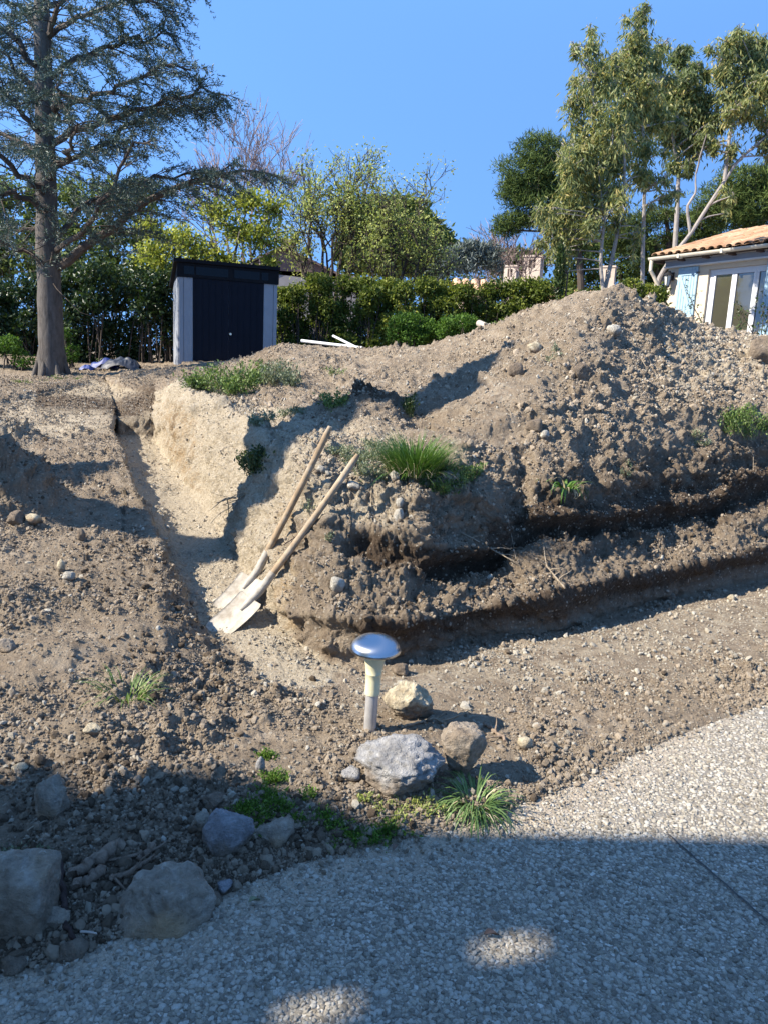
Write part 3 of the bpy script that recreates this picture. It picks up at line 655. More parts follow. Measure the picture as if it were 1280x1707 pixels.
b.add(RV, [(0, 3, 2, 1), (4, 5, 6, 7), (0, 1, 5, 4), (1, 2, 6, 5), (2, 3, 7, 6), (3, 0, 4, 7)])
for i in range(9): x = .02+i*(wS-.04)/8; b.add([(x-.015, -.08, H2+.0305), (x+.015, -.08, H2+.0305), (x+.015, dS+.09, H1-.018), (x-.015, dS+.09, H1-.018), (x-.015, -.08, H2+.055), (x+.015, -.08, H2+.055), (x+.015, dS+.09, H1+.005), (x-.015, dS+.09, H1+.005)], [(0, 3, 2, 1), (4, 5, 6, 7), (0, 1, 5, 4), (1, 2, 6, 5), (2, 3, 7, 6), (3, 0, 4, 7)])
b.build('roof', M_shed_roof, shed)
b = MB()
for x0, x1 in ((-.001, .03), ): b.add([(-.025, 0, H1), (-.025, dS, H1), (-.025, dS, H1-.05), (-.025, 0, H2-.04), (-.004, 0, H1), (-.004, dS, H1), (-.004, dS, H1-.05), (-.004, 0, H2-.04)], [(0, 1, 2, 3), (4, 7, 6, 5), (0, 3, 7, 4), (1, 5, 6, 2)])
b.build('gable_infill', M_shed_roof, shed)

# ---- bungalow on the right
HA = math.atan2(-.839, .545)
C0 = at(1108, 500, 18.0)
def hu(px, py): return along(C0, HA, px, py)
M_wall = mat_plain('cream_render', (.50, .43, .335), .9, 0, 9, .05, .25, .2, ((.52, .44, .33), .35))
M_blue = mat_plain('pale_blue_paint', (.27, .40, .49), .55, 0, 12, .06, .1, .4, ((.22, .33, .40), .3))
M_white = mat_plain('white_pvc', (.55, .55, .55), .35, 0, 10, .03, 0)
M_gutter = mat_plain('gutter_pvc', (.50, .46, .38), .5, 0, 5, .08, .05, .4, ((.42, .37, .30), .4))
M_under = mat_plain('dark_eave_board', (.07, .045, .035), .8, 0, 6, .2)
M_box = mat_plain('grey_blue_shutter_box', (.27, .29, .33), .6, 0, 8, .08)
s = NT('window_glass'); nn = s.noise(2.5, 5, .7); s.color((.05, .048, .035)); s.set(Roughness=.03); s.b.inputs['Specular IOR Level'].default_value = .9; s.b.inputs['IOR'].default_value = 1.6
s.bump(nn, .05, .02); M_glass = s.m
s = NT('clay_tile'); r_ = s.t.nodes.new('ShaderNodeObjectInfo').outputs['Random']; n_1 = s.noise(5, 5, .7); n_2 = s.noise(1.1, 3)
c = s.ramp(r_, [(0, (.27, .15, .085)), (.5, (.38, .235, .135)), (1, (.47, .32, .205))]); c = s.mix(s.ramp(n_1, [(.42, 0.), (.7, .55)]), c, (.26, .15, .10))
s.color(c); s.set(Roughness=.9); s.bump(n_1, .4, .01); M_tile = s.m
house = empty('bungalow', (C0[0], C0[1], 2.2), HA)
tag(house, 'cream bungalow with pale blue shutters and orange tiled roof, behind the earth heap', 'house')
HM = None
zb = 2.2
def hz(px, py): return hu(px, py)[1]-zb
z_top = hz(1113, 434)            # underside of the eaves at the wall
uS0, uS1 = hu(1127, 496)[0], hu(1159, 497)[0]; uW0 = hu(1176, 492)[0]; uM1 = hu(1217, 497)[0]; uM2 = hu(1254, 497)[0]; uB = hu(1272, 500)[0]
uWG0 = hu(1183, 492)[0]
z_lint = hz(1113, 446); z_wt = hz(1183, 449)
LEN = 9.0
# wall pieces around the opening
b = MB(); DE = 6.0
uE = uM2+(uM1-uWG0)*1.0+.05          # right end of the opening
b.box((0, 0, -1.2), (uW0, .28, z_top)); b.box((uW0, .001, z_wt), (uE, .28, z_top)); b.box((uE, 0, -1.2), (LEN, .28, z_top)); b.box((0, .281, -1.2), (.28, DE, z_top))
b.box((LEN-.28, .281, -1.2), (LEN, DE, z_top)); b.box((.281, DE-.28, -1.2), (LEN-.281, DE, z_top)); b.box((uW0, .001, -1.2), (uE, .28, -.02))
b.build('wall', M_wall, house)
b = MB(); b.box((.3, 2.2, -1.2), (LEN-.3, 2.3, z_top-.02)); b.build('inner_wall', mat_plain('dim_room_wall', (.30, .27, .21), .9, 0, 3, .2), house)
# shutter-box lintel band with pale lip
b = MB(); b.box((-.02, -.10, z_lint), (LEN, -.002, z_lint+.115)); b.build('lintel_band', M_box, house)
b = MB(); b.box((-.03, -.13, z_lint-.035), (LEN, -.003, z_lint-.002)); b.box((-.03, -.125, z_lint+.117), (LEN, -.003, z_lint+.165)); b.build('lintel_lip', M_white, house)
# roof structure
OV = .34; ze = z_top+.02; pitch = math.radians(17)
roofe = empty('roof_structure'); 
def rz_(y): return ze+(y+OV)*math.tan(pitch)
b = MB(); b.add([(-.2, -OV, ze-.02), (LEN+.4, -OV, ze-.02), (LEN+.4, DE/2, rz_(DE/2)-.02), (-.2, DE/2, rz_(DE/2)-.02), (LEN+.4, DE+OV, ze-.02), (-.2, DE+OV, ze-.02)], [(0, 3, 2, 1), (3, 5, 4, 2)])
b.add([(-.2, -OV, ze+.03), (LEN+.4, -OV, ze+.03), (LEN+.4, DE/2, rz_(DE/2)+.03), (-.2, DE/2, rz_(DE/2)+.03), (LEN+.4, DE+OV, ze+.03), (-.2, DE+OV, ze+.03)], [(0, 1, 2, 3), (3, 2, 4, 5)])
b.box((-.2, -OV+.02, ze-.08), (LEN+.4, -OV+.05, ze-.021))
for i in range(15): b.box((-.2+i*.62, -OV+.06, ze-.10), (-.12+i*.62, -.001, ze-.03))
rf = b.build('roof', M_under, house); bpy.data.objects.remove(roofe)
# barrel tiles, one by one on the slope that shows
def barrel(w0, w1, ln, h):
    V = []; n = 7
    for y, w, zz in ((0, w0, 0), (ln, w1, 0)):
        for th, rr in ((0, 1.0), (1, .86)):
            for k in range(n):
                a = math.pi*k/(n-1); V.append((math.cos(a)*w*rr, y, math.sin(a)*h*rr+zz))
    F = []
    for k in range(n-1):
        F += [(k, k+1, 2*n+k+1, 2*n+k), (n+k, 3*n+k, 3*n+k+1, n+k+1), (k, n+k, n+k+1, k+1)]
    return V, F
tme = bpy.data.meshes.new('roof_tile'); tv, tf = barrel(.088, .072, .42, .062); tme.from_pydata(tv, [], tf); tme.materials.append(M_tile)
tme.polygons.foreach_set('use_smooth', [True]*len(tf))
tpitch = .205; rr_ = random.Random(3); cnt = 0; rest = MB()
rowsT = int((DE/2+OV)/math.cos(pitch)/.36)
for j in range(rowsT):
    for i in range(int((LEN+.8)/tpitch)):
        x = -.12+i*tpitch; l_ = j*.36; y = -OV-.05+l_*math.cos(pitch); z = ze+.045+l_*math.sin(pitch)+rr_.uniform(0, .008)
        if cnt < 300 and x < 5.0:
            o = bpy.data.objects.new('roof_tile', tme); link(o, rf); o.location = (x+rr_.uniform(-.006, .006), y, z); o.rotation_euler = (pitch-.02, 0, rr_.uniform(-.02, .02)); cnt += 1
        else:
            M_ = Matrix.Translation((x, y, z)) @ Matrix.Rotation(pitch-.02, 4, 'X'); rest.add(np.array(tv) @ np.array(M_)[:3, :3].T+np.array(M_)[:3, 3], np.array(tf))
o = rest.build('roof_tiles', M_tile, rf, True); tag(o, kind='stuff')
# under-channels between the covers, and verge row
b = MB()
for i in range(int((LEN+.8)/tpitch)): x = -.12+(i+.5)*tpitch; b.add([(x-.06, -OV-.03, ze+.05), (x+.06, -OV-.03, ze+.05), (x+.06, DE/2, rz_(DE/2)+.06), (x-.06, DE/2, rz_(DE/2)+.06)], [(0, 1, 2, 3)])
b.build('channel_tiles', M_tile, rf)
# gutter and downpipe
b = MB(); n = 9; prof = [(-OV-.075-.065*math.cos(math.pi*k/(n-1)), ze-.0-.065*math.sin(math.pi*k/(n-1))*1.1) for k in range(n)]
V = [(x, y, z) for x in (-.23, LEN+.42) for (y, z) in prof]; F = [(k, k+1, n+k+1, n+k) for k in range(n-1)]; b.add(V, F)
V2 = [(x, y, z) for x in (-.23, LEN+.42) for (y, z) in [(p[0], p[1]) for p in prof]]
b.add([(-.23, p[0], p[1]) for p in prof]+[(-.23, -OV-.075, ze)], [(k, k+1, 9) for k in range(8)])
for k in range(9): x = .55+k*1.05; b.box((x, -OV-.148, ze-.082), (x+.05, -OV-.01, ze+.008))
b.build('gutter', M_gutter, house)
b = MB(); b.tube([(-.17, -OV-.075, ze-.06), (-.17, -OV-.075, ze-.28), (-.14, -OV+.02, ze-.40), (-.03, -.10, ze-.80), (-.02, -.07, ze-.9), (-.02, -.07, -1.0)], .042, 10); b.build('downpipe', mat_plain('cream_downpipe', (.60, .52, .40), .5, 0, 8, .08), house)
# wall lantern
lx = hu(1119, 470)[0]; lz = hz(1119, 462)
b = MB(); b.box((lx-.05, -.03, lz-.08), (lx+.05, -.001, lz+.10)); b.tube([(lx, -.03, lz+.05), (lx, -.10, lz+.12), (lx, -.16, lz+.09)], .012, 6)
for k in range(6):
    a = k*math.pi/3; b.tube([(lx+.09*math.cos(a), -.16+.09*math.sin(a), lz+.02), (lx+.055*math.cos(a), -.16+.055*math.sin(a), lz-.22)], .008, 5)
b.lathe([(.02, lz+.10), (.055, lz+.07), (.115, lz+.02), (.10, lz+.01)], 12, (lx, -.16, 0)); b.lathe([(.065, lz-.21), (.06, lz-.235), (.02, lz-.26)], 12, (lx, -.16, 0))
lan = b.build('wall_lantern', mat_plain('black_iron', (.02, .02, .022), .5), house)
b = MB(); b.lathe([(.085, lz+.015), (.052, lz-.21)], 6, (lx, -.16, 0)); b.build('lantern_glass', mat_plain('frosted_glass', (.5, .5, .46), .3), lan)
# shutters
def shutter(u0, u1, name='shutter'):
    sh = MB(); sh.box((u0, -.034, -.02), (u1, -.012, z_lint-.04)); o = sh.build(name, M_blue, house)
    n = 7; w = (u1-u0)/n
    for k in range(n):
        q = MB(); q.box((u0+k*w+.004, -.044, -.015), (u0+(k+1)*w-.004, -.0345, z_lint-.045), bev=.003); q.build('shutter_plank', M_blue, o)
    zz0, zz1 = hz(1145, 527), hz(1145, 456)
    q = MB()
    for z in (zz1, zz0, (zz0*2-zz1)): 
        if z > .05: q.box((u0+.03, -.060, z-.045), (u1-.03, -.0445, z+.045))
    def diag(za, zb2):
        v = Vector((u1-u0-.14, 0, zb2-za)); ln = v.length; M_ = Matrix.Translation((u0+.07, -.052, za)) @ Matrix.Rotation(-math.atan2(v.z, v.x), 4, 'Y'); q.box((0, -.0085, -.035), (ln, .0072, .035), M_)
    diag(zz1-.05, zz0+.05); diag(zz0-.05, max(.05, zz0*2-zz1+.05))
    q.build('shutter_brace', M_blue, o)
    q = MB(); [q.tube([(u1-.01, -.065, z), (u1+.05, -.03, z)], .012, 6) for z in (zz0, zz1)]; q.build('hinge', mat_plain('iron_hinge', (.03, .03, .03), .5), o)
shutter(uS0, uS1); shutter(uB, uB+(uS1-uS0))
# French windows, three leaves
wf = MB(); wf.box((uW0+.002, .06, -.01), (uWG0-.01, .14, z_wt-.002)); wf.box((uWG0-.01, .06, z_wt-.06), (uE-.002, .14, z_wt-.002)); wf.box((uE-.06, .06, -.01), (uE-.002, .14, z_wt-.06))
wf.box((uW0+.002, -.02, -.06), (uE-.002, .05, -.011))
w_ = wf.build('window', M_white, house)
lw = uM1-uWG0
for k in range(3):
    a_ = uWG0+k*lw; fr = MB(); e = .055
    fr.box((a_, .045, .0), (a_+e, .115, z_wt-.062)); fr.box((a_+lw-e-.004, .045, .0), (a_+lw-.004, .115, z_wt-.062)); fr.box((a_+e, .045, .0), (a_+lw-e-.004, .115, .22)); fr.box((a_+e, .045, z_wt-.13), (a_+lw-e-.004, .115, z_wt-.062))
    fr.build('window_leaf', M_white, w_)
    g = MB(); g.box((a_+e, .075, .22), (a_+lw-e-.004, .085, z_wt-.13)); g.build('window_pane', M_glass, w_)

# ---- neighbour's low roofs and chimneys, beyond the hedge
M_pink = mat_plain('pale_pink_render', (.62, .50, .42), .9, 0, 6, .06, .2); M_wrender = mat_plain('white_render', (.50, .42, .36), .9, 0, 6, .06, .2)
M_oldtile = mat_plain('old_clay_roof', (.55, .34, .22), .9, 0, 4, .2, .5, .2, ((.36, .24, .17), .5))
def rowtiles(b, x0, x1, y0, y1, z0, z1, n):
    """half-round tile runs down a slope"""
    for i in range(n):
        x = x0+(i+.5)*(x1-x0)/n; w = (x1-x0)/n*.42; k = 5; V = []
        for (y, z) in ((y0, z0), (y1, z1)): V += [(x+math.cos(math.pi*q/(k-1))*w, y, z+math.sin(math.pi*q/(k-1))*w*.8) for q in range(k)]
        b.add(V, [(q, q+1, k+q+1, k+q) for q in range(k-1)])
def low_house(name, pa, pb, D, h, depth, label):
    a, b_ = at(*pa, D), at(*pb, D); ln = b_[0]-a[0]; zt = a[2]
    e = empty(name, (a[0], D, 1.0)); tag(e, label, 'house')
    m = MB(); m.box((0, .3, 0), (ln, depth, zt-1.0-h)); m.build('wall', M_pink, e)
    m = MB(); z0, z1 = zt-1.0-h, zt-1.0; yr = depth/2
    m.add([(-.3, 0, z0), (ln+.3, 0, z0), (ln+.3, yr, z1), (-.3, yr, z1), (ln+.3, depth+.3, z0), (-.3, depth+.3, z0)], [(0, 1, 2, 3), (3, 2, 4, 5)])
    m.add([(-.05, .3, z0-.01), (-.05, depth, z0-.01), (-.05, yr, z1-.04)], [(0, 1, 2)]); m.add([(ln+.05, .3, z0-.01), (ln+.05, depth, z0-.01), (ln+.05, yr, z1-.04)], [(0, 2, 1)])
    rowtiles(m, -.3, ln+.3, -.02, yr, z0+.01, z1+.02, int(ln/.25)); m.build('roof', M_oldtile, e); return e
low_house('neighbour_house', (935, 466), (1062, 458), 30, .75, 6, 'low pinkish house with a clay roof beyond the hedge, beside the small cypress')
low_house('neighbour_house', (772, 459), (828, 452), 31, .7, 4, 'small pink house with pale tiled roof above the hedge, left of the white chimneys')
def chimney(px, pyb, pyt, wpx, D, label):
    a = at(px, pyb, D); zt = at(px, pyt, D)[2]; w = wpx*D/FPX; e = empty('chimney', (a[0], D, a[2]-1.4), math.radians(-24)); tag(e, label, 'chimney', 'white chimneys beyond the hedge')
    h = zt-a[2]+1.4; m = MB(); m.box((-w/2, -w*.42, 0), (w/2, w*.42, h-.42)); m.build('stack', M_wrender, e)
    m = MB(); t_ = w*.30
    for sx in (-1, 1):
        for sy in (-1, 1): m.box((min(sx*w/2, sx*(w/2-t_)), min(sy*w*.42, sy*(w*.42-t_)), h-.42), (max(sx*w/2, sx*(w/2-t_)), max(sy*w*.42, sy*(w*.42-t_)), h-.14))
    m.box((-t_/5, -w*.42, h-.42), (t_/5, -w*.42+t_, h-.14)); m.box((-w/2, -w*.42, h-.141), (w/2, w*.42, h-.06)); m.box((-w*.56, -w*.48, h-.06), (w*.56, w*.48, h)); m.build('cowl', M_wrender, e)
    m = MB(); m.box((-w*.3, -w*.2, h-.42), (w*.3, w*.2, h-.15)); m.build('flue', mat_plain('soot', (.02, .018, .016), .9), e)
chimney(887, 462, 427, 27, 27, 'tallest white chimney above the hedge, right of the smaller one')
chimney(851, 462, 443, 20, 29, 'small white chimney stack left of the tallest chimney')
chimney(1013, 470, 444, 20, 28, 'white chimney behind the twin pale eucalyptus stems')
# ---- grey gabled house far behind the shed
gh = at(480, 410, 42); e = empty('distant_house', (gh[0]-.2, 42, 1.5)); tag(e, 'grey gabled house half hidden behind the leafing tree, above the shed', 'house')
zt = gh[2]-1.5; m = MB(); m.box((-2.4, 0, 0), (4.0, 6, zt-1.3)); m.build('wall', mat_plain('grey_render', (.20, .19, .19), .9, 0, 3, .1), e)
m = MB(); m.add([(-3.0, -.3, zt-1.5), (0, -.3, zt), (0, 6.3, zt), (-3.0, 6.3, zt-1.5), (4.4, -.3, zt-1.9), (4.4, 6.3, zt-1.9), (-3, -.3, zt-1.62), (0, -.3, zt-.12), (4.4, -.3, zt-2.02)], [(0, 1, 2, 3), (1, 4, 5, 2), (0, 6, 7, 1), (1, 7, 8, 4)])
m.add([(-2.4, 0, zt-1.35), (4.0, 0, zt-1.8), (0, 0, zt-.1)], [(0, 1, 2)])
m.build('roof', mat_plain('dark_red_roof', (.13, .085, .075), .9, 0, 3, .2), e)
m = MB(); m.box((-.3, 1, zt-.4), (.35, 1.6, zt+.55)); m.build('chimney_stack', mat_plain('brick_stack', (.30, .20, .16), .9), e)

# ================================================================== VEGETATION
def unit(v): return v/(np.linalg.norm(v, axis=-1, keepdims=True)+1e-9)
def leaves(P, size, r, aspect=.45, droop=0.0, up=0.0, dirs=None, fold=.25, tone=None, keep_out=None):
    """folded leaf-shaped quads (4 corners) at the points P"""
    n = len(P); a = unit(r.normal(size=(n, 3))) if dirs is None else unit(dirs+.35*r.normal(size=(n, 3)))
    a[:, 2] += up-droop; a = unit(a)
    b = unit(np.cross(a, r.normal(size=(n, 3)))); c = np.cross(a, b)
    s_ = (size*r.uniform(.6, 1.3, n))[:, None]; w = s_*aspect*.5
    V = np.stack([P, P+a*s_*.45+b*w+c*w*fold, P+a*s_, P+a*s_*.45-b*w+c*w*fold], 1).reshape(-1, 3)
    k = np.arange(n)*4; F = np.stack([k, k+1, k+2, k+3], 1)
    t_ = r.random(n) if tone is None else np.clip(tone+r.normal(0, .13, n), 0, 1)
    return V, F, np.repeat(t_, 4)
def leaf_mesh(name, parts, mat, parent):
    V = []; F = []; T = []; n = 0
    for v, f, t_ in parts: V.append(v); F.append(f+n); T.append(t_); n += len(v)
    F3 = [f for f in F if f.shape[1] == 3]; F4 = [f for f in F if f.shape[1] == 4]
    o = mesh_np(name, np.concatenate(V), ([np.concatenate(F3)] if F3 else [])+([np.concatenate(F4)] if F4 else []), mat, parent)
    set_attr(o, 'tone', np.concatenate(T)); return o
def blob_points(c, rad, n, r, shell=.55, lump=.30, seed=0, flatb=0.0):
    """points through a lumpy ellipsoid, denser towards its skin"""
    d = unit(r.normal(size=(n, 3))); q = 1+lump*fbm(d*1.0+seed*5.1, 2.2, seed % 50, 3)*1.6
    rr = (shell+(1-shell)*r.random(n))**.8*r.random(n)**.18
    p = d*(rr*q)[:, None]
    if flatb: p[:, 2] = np.where(p[:, 2] < 0, p[:, 2]*flatb, p[:, 2])
    hole = fbm(p*1.6+seed*2.3, 2.3, seed % 40+3, 2); p = p[hole > -.22]
    return np.array(c)+p*np.array(rad)
def limb(a, b, r, sag=0.0, wob=.06, n=7):
    a = np.array(a, float); b = np.array(b, float); t_ = np.linspace(0, 1, n)[:, None]; L_ = np.linalg.norm(b-a)
    P = a+(b-a)*t_; P[:, 2] += sag*np.sin(t_[:, 0]*math.pi)*L_
    w_ = np.cumsum(r.normal(0, wob*L_/n, (n, 3)), 0); w_ -= t_*w_[-1]; return P+w_
def branchy(b, start, r0, ends, r, n=5, sag=.08, wob=.07, twig=4, tl=.5, rt=.006, sides=5):
    """limbs from start to each end, with twigs near the ends"""
    for e in ends:
        P = limb(start, e, r, sag, wob, 7); b.tube(P, np.linspace(r0, max(rt*1.5, r0*.25), 7), sides, cap=False)
        for k in range(twig):
            i = r.integers(3, 7); d = unit(np.array(e)-np.array(start)+r.normal(size=3)*np.linalg.norm(np.array(e)-np.array(start))*.6)
            q = limb(P[i], P[i]+d*tl*r.uniform(.5, 1.2), r, .05, .1, 4); b.tube(q, [rt*1.3, rt, rt*.8, rt*.4], 3, cap=False)
M_bark_grey = mat_bark('grey_bark', (.045, .038, .032), (.13, .115, .10)); M_bark_dark = mat_bark('dark_bark', (.035, .027, .022), (.10, .08, .065))
M_bark_pale = mat_bark('pale_eucalyptus_bark', (.15, .13, .115), (.35, .315, .28), 1, .4); M_bark_twig = mat_bark('bare_twig_bark', (.17, .12, .11), (.33, .26, .24))
M_cedar = mat_leaf('cedar_needles', [(.030, .050, .036), (.060, .090, .066), (.115, .145, .115)], .12)
M_hedge = mat_leaf('hedge_leaves', [(.025, .045, .012), (.12, .16, .03), (.30, .32, .06), (.40, .36, .09)], .42, .5, .2)
M_darkleaf = mat_leaf('dark_shrub_leaves', [(.015, .035, .010), (.035, .062, .018), (.09, .12, .03)], .25, .4)
M_lime = mat_leaf('yellow_green_leaves', [(.17, .21, .035), (.33, .36, .06), (.50, .49, .09)], .38)
M_spring = mat_leaf('spring_leaves', [(.18, .22, .06), (.32, .36, .10), (.46, .48, .16)], .42)
M_oak = mat_leaf('holm_oak_leaves', [(.065, .10, .03), (.15, .19, .055), (.27, .29, .09)], .3, .65, .15)
M_euc = mat_leaf('eucalyptus_leaves', [(.07, .10, .04), (.18, .21, .08), (.30, .32, .12), (.40, .32, .11)], .45, .45, .35)
M_pine = mat_leaf('pine_needles', [(.03, .055, .018), (.075, .11, .03), (.14, .18, .05)], .2, .7, .1)
M_blue = mat_leaf('blue_conifer', [(.07, .095, .085), (.12, .15, .14), (.19, .22, .20)], .15)
M_bush = mat_leaf('bright_bush_leaves', [(.035, .085, .012), (.09, .17, .025), (.18, .27, .05)], .35, .55, .2)
M_weed = mat_leaf('weed_leaves', [(.055, .10, .022), (.12, .19, .045), (.22, .28, .09)], .32)
M_greyweed = mat_leaf('grey_green_weed', [(.09, .12, .065), (.17, .20, .12), (.28, .30, .20)], .25)
M_grass = mat_leaf('grass_blades', [(.035, .085, .014), (.075, .16, .025), (.17, .25, .055)], .32)
M_darkgrass = mat_leaf('blue_green_grass', [(.05, .10, .028), (.11, .185, .055), (.22, .30, .11)], .3)

# ---- the big cedar
rc = np.random.default_rng(77)
ced = empty('cedar_tree', at(88, 622, 13.0)); tag(ced, 'tall cedar with a bare grey trunk and long drooping blue-green boughs, left of the shed', 'tree')
cb = np.array(ced.location)
def rel(p, base): return np.asarray(p)-base
tk = [(88, 630), (86, 560), (83, 480), (80, 400), (78, 320), (76, 240), (74, 160), (72, 80), (70, 0), (68, -90), (66, -190), (65, -300)]
TP = np.array([at(x, y, 13.0) for x, y in tk])-cb
TR = np.array([.235, .205, .195, .185, .165, .155, .145, .13, .115, .10, .07, .03])
b = MB(); P_ = np.array([np.interp(np.linspace(0, 11, 45), np.arange(12), TP[:, k]) for k in range(3)]).T; R_ = np.interp(np.linspace(0, 11, 45), np.arange(12), TR)*(1+.03*rc.normal(size=45))
b.tube(P_, R_, 18)
for k in range(7): a = k*.9; b.tube([np.array([math.cos(a)*.16, math.sin(a)*.16, .35]), np.array([math.cos(a)*.27, math.sin(a)*.22, .02]), np.array([math.cos(a)*.32, math.sin(a)*.32, -.12])], [.04, .05, .03], 6)
b.build('trunk', M_bark_grey, ced, True)
brm = MB(); fol = []
def cedar_bough(pts, r0, dens=1.0, spread=1.0):
    """pts: (px, py, D) control points"""
    C = np.array([at(x, y, d) for x, y, d in pts])-cb; n = 14
    P = np.array([np.interp(np.linspace(0, len(C)-1, n), np.arange(len(C)), C[:, k]) for k in range(3)]).T
    P[1:-1] += rc.normal(0, .035, (n-2, 3)); brm.tube(P, np.linspace(r0, .012, n), 7, cap=False)
    Ltot = np.linalg.norm(np.diff(P, axis=0), axis=1).sum(); m = int(Ltot/.10*dens)
    for k in range(m):
        u = .16+.84*(k+rc.random())/m; x = u*(n-1); i = min(int(x), n-2); p = P[i]+(P[i+1]-P[i])*(x-i); t_ = unit(P[i+1]-P[i])
        side = unit(np.cross(t_, [0, 0, 1.0]))*(1 if k % 2 else -1)
        ln = spread*(1.25*(1-u)**.6+.30)*rc.uniform(.55, 1.15)*min(1, .35+2.5*u)
        d = unit(t_*rc.uniform(.45, 1.0)+side*rc.uniform(.35, 1.0)+np.array([0, 0, rc.uniform(-.22, .28)]))
        q = np.stack([p+d*ln*s_ + np.array([0, 0, -.30*ln*s_**2]) for s_ in np.linspace(0, 1, 5)]); brm.tube(q, [.011, .009, .007, .005, .003], 3, cap=False)
        kk = max(3, int(ln/.085))
        for j in range(kk):
            s_ = .25+.75*(j+rc.random())/kk; w = s_*4; a_ = min(int(w), 3); c0 = q[a_]+(q[a_+1]-q[a_])*(w-a_)
            dd = unit(d+side*rc.normal()*.7+np.array([0, 0, rc.uniform(-.9, .15)])+rc.normal(size=3)*.25); l2 = rc.uniform(.10, .30)
            tw = np.stack([c0+dd*l2*g+np.array([0, 0, -.10*g*g*l2]) for g in np.linspace(0, 1, 3)])
            if rc.random() < .5: brm.tube(tw, [.004, .003, .002], 3, cap=False)
            fol.append((c0, tw[2], dd))
for p_, r0, dn_, sp_2 in [
    ([(95, 445, 13), (140, 415, 12.8), (200, 370, 12.6), (262, 325, 12.5), (330, 300, 12.4), (400, 288, 12.4), (468, 296, 12.3)], .085, 1.25, .85),
    ([(90, 405, 13), (130, 345, 13.4), (200, 312, 13.8), (280, 296, 14), (350, 290, 14.2)], .055, 1.2, .9),
    ([(88, 240, 13), (140, 215, 12.8), (205, 195, 12.7), (270, 168, 12.6), (330, 150, 12.5), (374, 158, 12.5)], .06, 1.5, .85),
    ([(88, 280, 13), (150, 255, 13.5), (215, 205, 13.6), (290, 180, 13.7), (350, 178, 13.8)], .05, 1.35, .85),
    ([(86, 190, 13), (130, 168, 12.6), (190, 150, 12.3), (250, 115, 12.2), (320, 118, 12.2)], .05, 1.4, .8),
    ([(84, 130, 13), (130, 95, 13.2), (190, 75, 13.3), (240, 62, 13.3), (290, 60, 13.3)], .05, 1.4, .8),
    ([(84, 60, 13), (130, 30, 12.8), (185, 5, 12.8), (240, 0, 12.8), (290, 20, 12.9)], .045, 1.4, .85),
    ([(82, 10, 13), (140, -30, 13), (210, -60, 13), (285, -35, 13)], .045, 1.3, .9),
    ([(80, -60, 13), (150, -90, 13), (230, -110, 13), (330, -25, 13)], .045, 1.2, .8),
    ([(90, 420, 13), (135, 390, 12), (175, 330, 11.6), (205, 262, 11.4), (260, 232, 11.3)], .05, .9, .8),
    ([(85, 330, 13), (50, 305, 12.6), (15, 270, 12.3), (-40, 230, 12), (-110, 210, 12)], .07, 1.3, .95),
    ([(85, 350, 13), (40, 330, 12.2), (0, 318, 11.8), (-60, 322, 11.5), (-130, 330, 11.4)], .055, 1.2, .9),
    ([(82, 230, 13), (45, 200, 12.7), (10, 150, 12.5), (-40, 110, 12.3)], .06, 1.3, .95),
    ([(80, 130, 13), (45, 90, 12.8), (10, 50, 12.7), (-50, 10, 12.6)], .055, 1.4, .9),
    ([(80, 160, 13), (30, 120, 13.4), (-20, 60, 13.5)], .05, 1.3, .9),
    ([(78, 50, 13), (30, 10, 13), (-30, -30, 13)], .05, 1.3, .9),
    ([(82, 260, 13), (40, 240, 14), (0, 226, 14.4), (-70, 220, 14.5)], .05, 1.2, .9),
    ([(92, 450, 13), (50, 425, 12.6), (10, 404, 12.3), (-50, 390, 12.2)], .05, .55, .7),
    ([(86, 390, 13), (50, 380, 13.6), (5, 395, 14)], .04, .6, .7),
    ([(86, 300, 13), (100, 270, 11.8), (118, 235, 11), (130, 205, 10.6)], .05, .9, .8),
    ([(84, 200, 13), (95, 165, 12), (105, 120, 11.4)], .05, 1.0, .8),
    ([(84, 210, 13), (70, 170, 14), (60, 120, 14.8)], .05, 1.1, .9),
    ([(80, 60, 13), (95, 20, 12), (110, -20, 11.5)], .05, 1.0, .8),
    ([(84, 100, 13), (60, 50, 14), (50, 10, 14.6)], .05, 1.1, .9)]:
    cedar_bough(p_, r0, dn_, sp_2)
for k in range(60):    # dead twigs along the lower trunk
    z = rc.uniform(1.6, 5.5); a = rc.uniform(0, 6.28); s0 = np.array([np.interp(z, TP[:, 2], TP[:, 0]), 0, z]); d = np.array([math.cos(a), math.sin(a), rc.uniform(-.5, .3)]); brm.tube(limb(s0, s0+d*rc.uniform(.4, 1.6), rc, -.05, .1, 5), [.009, .007, .006, .004, .002], 3, cap=False)
brm.build('boughs', M_bark_dark, ced)
A0 = np.array([f[0] for f in fol]); A1 = np.array([f[1] for f in fol]); AD = np.array([f[2] for f in fol]); reps = 5
PP = np.concatenate([A0+(A1-A0)*((k+.5)/reps) for k in range(reps)]); DD = np.tile(AD, (reps, 1))
keep = rc.random(len(PP)) < .95; PP = PP[keep]; DD = DD[keep]
parts = []
for k in range(4): parts.append(leaves(PP+rc.normal(0, .014, PP.shape), .062, rc, .22, 0, .25, DD*.7+rc.normal(size=DD.shape)*.55))
fo = leaf_mesh('needles', parts, M_cedar, ced); tag(fo, kind='stuff')
print('cedar tufts', len(PP)*2)

